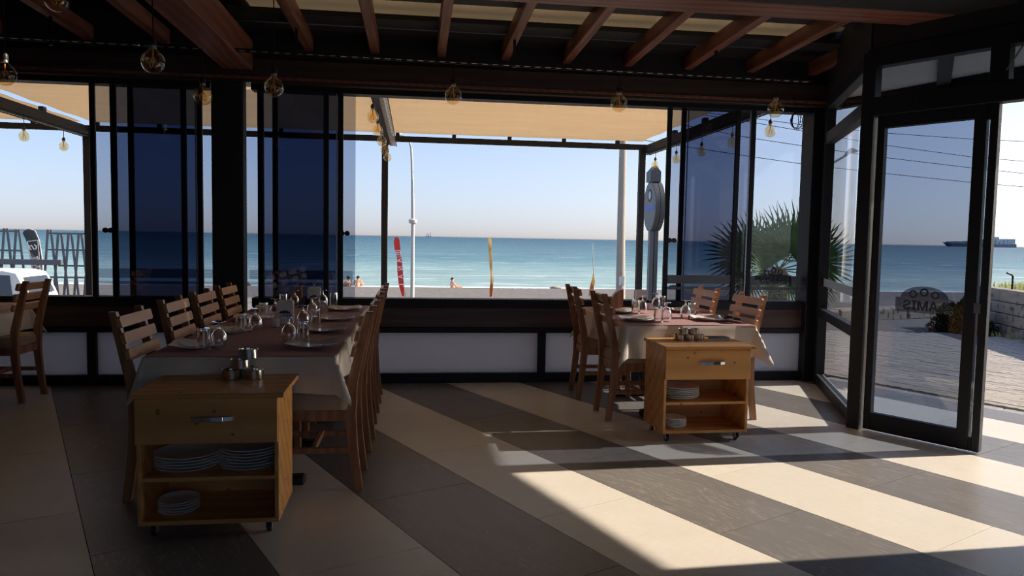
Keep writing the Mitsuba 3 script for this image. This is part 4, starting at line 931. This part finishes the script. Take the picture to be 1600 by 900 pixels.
k = root('feather_flag', 'red feather flag with white letters planted on the beach', 'flag')
put(k, 'flagpole', ply(tube([(-0.36, 27.5, -0.97), (-0.43, 27.5, -0.6), (-0.52, 27.5, 0.36), (-0.60, 27.5, 1.1), (-0.70, 27.5, 1.29), (-0.80, 27.5, 1.27)], 0.014, 6), 'lamp_white'))
sail([(-0.82, 1.1), (-0.78, 1.27), (-0.69, 1.3), (-0.62, 1.2), (-0.57, 0.83), (-0.52, 0.36), (-0.47, -0.11), (-0.44, -0.58), (-0.42, -0.91), (-0.51, -0.86), (-0.63, -0.46), (-0.68, 0.01), (-0.70, 0.48), (-0.78, 0.83)], 27.5, 'flag_red', k, 1)
turned_letters('BANAL', ((-0.655, 0.68), (-0.62, 0.43), (-0.575, 0.15), (-0.555, -0.16), (-0.53, -0.48)), 0.17, 27.5, math.pi / 2 + 0.12, k, 'letter_white')
fr = Polygon([(-0.745, 0.79), (-0.575, 0.80), (-0.555, 0.57), (-0.715, 0.55)])
put(k, 'letter_frame', ply(xf(up_y(ext(fr.exterior.buffer(0.012), 0.004)), 0, 27.5 - 0.085, 0), 'letter_white'))
k = root('feather_flag', 'narrow cream and orange flag on the beach right of the lamp post', 'flag')
put(k, 'flagpole', ply(tube([(2.83, 27.5, -1.0), (2.83, 27.5, -0.3), (2.79, 27.5, 0.6), (2.69, 27.5, 1.33)], 0.015, 6), 'lamp_white'))
sail([(2.63, 1.30), (2.72, 1.34), (2.77, 1.26), (2.81, 0.64), (2.84, -0.07), (2.88, -0.14), (2.86, -0.4), (2.83, -0.86), (2.74, -0.90), (2.73, -0.6), (2.76, -0.3), (2.71, 0.3), (2.68, 0.7)], 27.5, 'flag_yellow', k, 2)
k = root('feather_flag', 'thin pole with a furled yellow flag near the concrete pole', 'flag')
put(k, 'flagpole', ply(tube([(6.72, 27.5, -1.0), (6.70, 27.5, 0.0), (6.61, 27.5, 1.20)], [0.025, 0.02, 0.015], 6), 'lamp_white'))
sail([(6.70, 0.10), (6.71, -0.03), (6.74, -0.27), (6.68, -0.64), (6.52, -0.86), (6.56, -0.42), (6.64, -0.06)], 27.5, 'flag_yellow', k, 3)
k = root('feather_flag', 'dark grey feather flag with white framed letters between the fence panels', 'flag')
FY = 20.8; S_ = FY / 15.5
def gp(x, z): return (x * S_, (z - CAM_H) * S_ + CAM_H)
put(k, 'flagpole', ply(tube([(gp(-7.19, -0.6)[0], FY, -0.97)] + [(gp(a, b)[0], FY, gp(a, b)[1]) for a, b in ((-7.215, 0.5), (-7.235, 0.81), (-7.275, 1.12), (-7.34, 1.3), (-7.46, 1.34))], 0.013, 6), 'lamp_white'))
sail([gp(*q) for q in ((-7.57, 1.25), (-7.54, 1.30), (-7.46, 1.33), (-7.34, 1.3), (-7.28, 1.12), (-7.24, 0.81), (-7.21, 0.3), (-7.28, 0.05), (-7.38, 0.45), (-7.46, 0.87), (-7.51, 1.12))], FY, 'flag_grey', k, 4)
turned_letters('SIMAL', [gp(*q) for q in ((-7.36, 0.98), (-7.345, 0.77), (-7.325, 0.60), (-7.30, 0.42), (-7.28, 0.25))], 0.18, FY, math.pi / 2 + 0.12, k, 'letter_white')
fr = Polygon([gp(-7.46, 1.09), gp(-7.27, 1.12), gp(-7.22, 0.15), gp(-7.32, 0.12)])
put(k, 'letter_frame', ply(xf(up_y(ext(fr.exterior.buffer(0.012), 0.004)), 0, FY - 0.085, 0), 'letter_white'))

# ------------------------------------------------------------------ fence and car at the left
MAT['fence_steel'] = prin((0.12, 0.13, 0.15), 0.5, 0.2)
k = root('lattice_fence', 'steel fence of leaning bars with rails in front of the sea at the left', 'fence')
FYY = 20.5; FS = FYY / 17.0
fz = lambda z: (z - CAM_H) * FS + CAM_H
apex = [-6.95 - 0.205 * i for i in range(5)] + [-8.40 - 0.235 * i for i in range(8)]
for x in apex:
    ztop = 1.33 if abs(x + 7.77) < 0.02 else 1.22 + (-(x + 6.95)) * 0.07
    for s in (-1, 1):
        put(k, 'bar', ply(bar([(x + s * 0.030) * FS, FYY, fz(ztop)], [(x + s * 0.19) * FS, FYY, -0.97], 0.05, 0.035, 0, up=(0, 1, 0)), 'fence_steel'))
for z, x0, x1 in ((0.87, -10.2, -8.35), (0.90, -7.80, -6.85), (0.56, -7.60, -6.85), (0.31, -7.8, -6.85), (1.25, -7.8, -6.85), (1.28, -10.2, -8.35)):
    put(k, 'rail', ply(bx(x0 * FS, x1 * FS, FYY - 0.03, FYY - 0.015, fz(z) - 0.022, fz(z) + 0.022), 'fence_steel'))
put(k, 'thick_rail', ply(bx(-10.4 * FS, -7.50 * FS, FYY - 0.15, FYY - 0.05, fz(0.575), fz(0.69), 0.005), 'fence_steel'))
MAT['car_paint'] = prin((0.80, 0.80, 0.79), 0.2, spec=0.6, clearcoat=0.6)
MAT['car_glass'] = prin((0.03, 0.035, 0.045), 0.08, spec=0.8)
k = root('car', 'white car parked outside behind the backlit chair at the left edge', 'car')
CX = -2.32; zs = lambda z: z - 0.19 * min(max((z + 0.5) / 0.5, 0), 1)
side = [(-10.6, -0.55), (-10.55, -0.2), (-9.7, -0.05), (-8.9, 0.52), (-8.4, 0.60), (-6.75, 0.585), (-6.48, 0.53), (-6.36, 0.30), (-6.24, -0.05), (-6.2, -0.55), (-6.28, -0.72), (-10.5, -0.72)]
CW = 0.75; cyc = 17.6 + CW
taper = lambda z: 1 - 0.12 * np.clip((z + 0.29) / 0.7, 0, 1)
body_ = ext(Polygon([(x + CX, zs(z)) for x, z in side]).buffer(0.05, quad_segs=4).buffer(-0.05).segmentize(0.25), 2 * CW)
body_ = up_y(body_); body_.apply_translation([0, cyc + CW, 0])
v = body_.vertices.copy(); v[:, 1] = cyc + (v[:, 1] - cyc) * taper(v[:, 2]); body_.vertices = v
put(k, 'body', ply(body_, 'car_paint', smooth=35))
def glassq(pts, n, name='window'):
    pts = np.array(pts); n = np.array(n, float); n /= np.linalg.norm(n)
    put(k, name, ply(trimesh.convex.convex_hull(np.vstack([pts + n * 0.02, pts - n * 0.06])), 'car_glass'))
ys = lambda z: cyc - CW * float(taper(z))
glassq([(x + CX, ys(zs(z)), zs(z)) for x, z in ((-9.45, 0.04), (-8.75, 0.48), (-7.75, 0.50), (-7.75, 0.03))], (0, -1, 0.15))
glassq([(x + CX, ys(zs(z)), zs(z)) for x, z in ((-7.68, 0.03), (-7.68, 0.50), (-6.60, 0.49), (-6.52, 0.03))], (0, -1, 0.15))
glassq([(x + CX + 0.03, y + 3.6, zs(z)) for x, z, y in ((-6.27, 0.06, 14.22), (-6.27, 0.06, 15.28), (-6.42, 0.44, 14.27), (-6.42, 0.44, 15.23))], (1, 0, 0.35), 'end_window')
for wx in (-9.75, -6.95):
    put(k, 'wheel', ply(xf(lathe([(0, -0.1), (0.24, -0.1), (0.30, -0.07), (0.30, 0.07), (0.24, 0.1), (0, 0.1)], 24), wx + CX, 17.68, -0.66, rx=math.pi / 2), 'black_plastic', smooth=40))
    put(k, 'wheel', ply(xf(lathe([(0, -0.1), (0.24, -0.1), (0.30, -0.07), (0.30, 0.07), (0.24, 0.1), (0, 0.1)], 24), wx + CX, 19.02, -0.66, rx=math.pi / 2), 'black_plastic', smooth=40))

# ------------------------------------------------------------------ stones at the water line
MAT['stone'] = prin((0.09, 0.085, 0.08), 0.9, spec=0.1)
def stone(x, y, r, lab, m='stone'):
    b_ = trimesh.creation.icosphere(2, 1.0); d = meshkit.fbm(b_.vertices * 1.7 + x, 3, 5)[:, None]
    b_.vertices = b_.vertices * (0.65 + 0.7 * d) * np.array([r * 1.7, r, r * 0.8])
    whole('beach_stone', ply(b_, m, smooth=True), lab, 'stone', M=TR(x, y, float(terrain_z(np.array([x]), np.array([y]))[0]) + r * 0.3))
stone(-8.55, 38.2, 0.22, 'dark stone at the water line seen in the gap right of the pillar')
stone(13.9, 38.4, 0.26, 'dark stone at the water line behind the left edge of the right panes')
stone(7.35, 38.6, 0.17, 'pale stone at the water line left of the furled yellow flag', 'pole_concrete')

# ------------------------------------------------------------------ ships
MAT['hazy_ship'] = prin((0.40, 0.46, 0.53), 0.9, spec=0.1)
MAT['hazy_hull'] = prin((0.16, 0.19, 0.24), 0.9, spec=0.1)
k = root('container_ship', 'hazy container ship on the horizon at the far right', 'ship')
put(k, 'hull', ply(trimesh.convex.convex_hull(np.array([(2305, 2990, 17), (2305, 3010, 17), (2335, 2982, -3), (2335, 3018, -3), (2640, 2980, -3), (2640, 3020, -3), (2640, 2980, 13), (2640, 3020, 13), (2330, 2982, 14)])), 'hazy_hull'))
for x0, x1, h in ((2325, 2345, 21), (2350, 2400, 22), (2404, 2440, 24), (2446, 2490, 23), (2496, 2516, 33), (2520, 2536, 27), (2542, 2556, 44), (2560, 2578, 30), (2582, 2598, 36), (2600, 2618, 36), (2620, 2636, 36)):
    put(k, 'container_stack', ply(bx(x0, x1, 2984, 3016, 12, h), 'hazy_ship'))
k = root('distant_boat', 'tiny hazy boat on the horizon right of the lamp post', 'boat')
put(k, 'hull', ply(bx(36, 62, 2995, 3005, -2, 3.5, 0.5), 'hazy_ship'))
for x, h in ((42, 14), (48, 11), (55, 17)): put(k, 'mast', ply(bx(x - 1.2, x + 1.2, 2999, 3001, 3, h), 'hazy_ship'))

# ------------------------------------------------------------------ bathers at the water line
MAT['skin'] = prin((0.60, 0.33, 0.23), 0.6, spec=0.3)
MAT['hair'] = prin((0.03, 0.022, 0.018), 0.7)
MAT['swimwear'] = prin((0.03, 0.04, 0.09), 0.7)
import manifold3d as m3
def body(joints, bones):
    def ball(c, r): return m3.Manifold.sphere(r, 14).translate(list(map(float, c)))
    M_ = m3.Manifold()
    for a, b in bones:
        (ca, ra), (cb, rb) = joints[a], joints[b]
        M_ = M_ + m3.Manifold.batch_hull([ball(ca, ra), ball(cb, rb)])
    q = M_.to_mesh(); t = trimesh.Trimesh(q.vert_properties[:, :3], q.tri_verts)
    t = trimesh.Trimesh(*trimesh.remesh.subdivide_to_size(t.vertices, t.faces, 0.05))
    return trimesh.smoothing.filter_taubin(t, iterations=6)
def bather(x, y, rz, lab, lean):
    """seated on the ground, legs forward (+x), hands on the knees or behind"""
    k = root('person', lab, 'person')
    z = float(terrain_z(np.array([x]), np.array([y]))[0])
    J = {'hip': ((0, 0, 0.12), 0.125), 'waist': ((-0.02 + lean * 0.4, 0, 0.32), 0.11), 'chest': ((lean, 0, 0.50), 0.125), 'neck': ((lean * 1.25, 0, 0.64), 0.05), 'head': ((lean * 1.35 + 0.02, 0, 0.75), 0.095), 'chin': ((lean * 1.35 + 0.06, 0, 0.70), 0.06), 'nose': ((lean * 1.35 + 0.115, 0, 0.74), 0.016)}
    bones = [('hip', 'waist'), ('waist', 'chest'), ('chest', 'neck'), ('neck', 'head'), ('head', 'chin'), ('head', 'nose')]
    for s, n in ((-1, 'l'), (1, 'r')):
        J |= {n + 'hip': ((0.02, s * 0.09, 0.11), 0.09), n + 'knee': ((0.40, s * 0.13, 0.36), 0.058), n + 'ank': ((0.66, s * 0.12, 0.06), 0.038), n + 'toe': ((0.84, s * 0.13, 0.04), 0.03), n + 'sho': ((lean, s * 0.17, 0.55), 0.06), n + 'elb': ((lean + 0.16, s * 0.24, 0.36), 0.042), n + 'wri': ((lean + 0.36, s * 0.17, 0.38), 0.03), n + 'pal': ((lean + 0.43, s * 0.15, 0.39), 0.028), n + 'ear': ((lean * 1.35 + 0.01, s * 0.095, 0.745), 0.018)}
        bones += [('hip', n + 'hip'), (n + 'hip', n + 'knee'), (n + 'knee', n + 'ank'), (n + 'ank', n + 'toe'), ('chest', n + 'sho'), (n + 'sho', n + 'elb'), (n + 'elb', n + 'wri'), (n + 'wri', n + 'pal'), ('head', n + 'ear')]
        for f in range(5):
            J[f'{n}f{f}'] = ((lean + 0.50 - 0.03 * (f == 4), s * 0.15 + (f - 1.8) * 0.018, 0.375 + 0.01 * (f % 2)), 0.0085); bones.append((n + 'pal', f'{n}f{f}'))
    M_ = TR(x, y, z + 0.0, rz)
    put(k, 'body', ply(body(J, bones), 'skin', smooth=True), M_)
    hc = J['head'][0]
    hair = trimesh.creation.icosphere(2, 0.102); hair = trimesh.intersections.slice_mesh_plane(hair, [-0.55, 0, 0.83], [0, 0, 0.0], cap=True)
    put(k, 'hair', ply(xf(hair, hc[0], hc[1], hc[2] + 0.006), 'hair', smooth=True), M_)
    tr = trimesh.creation.icosphere(2, 1.0); tr.apply_scale([0.145, 0.20, 0.125])
    put(k, 'swimwear', ply(xf(tr, 0.01, 0, 0.125), 'swimwear', smooth=True), M_)
bather(-3.62, 41.0, math.pi * 0.75, 'person in dark swimwear seated at the water line behind the tinted pane edge', 0.02)
bather(-3.16, 40.9, math.pi * 0.45, 'person with bare back sitting hunched at the water line beside the pane edge', 0.14)
bather(2.05, 41.2, math.pi * 0.1, 'person low at the water line right of the lamp post', -0.05)

# ------------------------------------------------------------------ END
scene.update({'mat_' + k: v for k, v in MAT.items()})
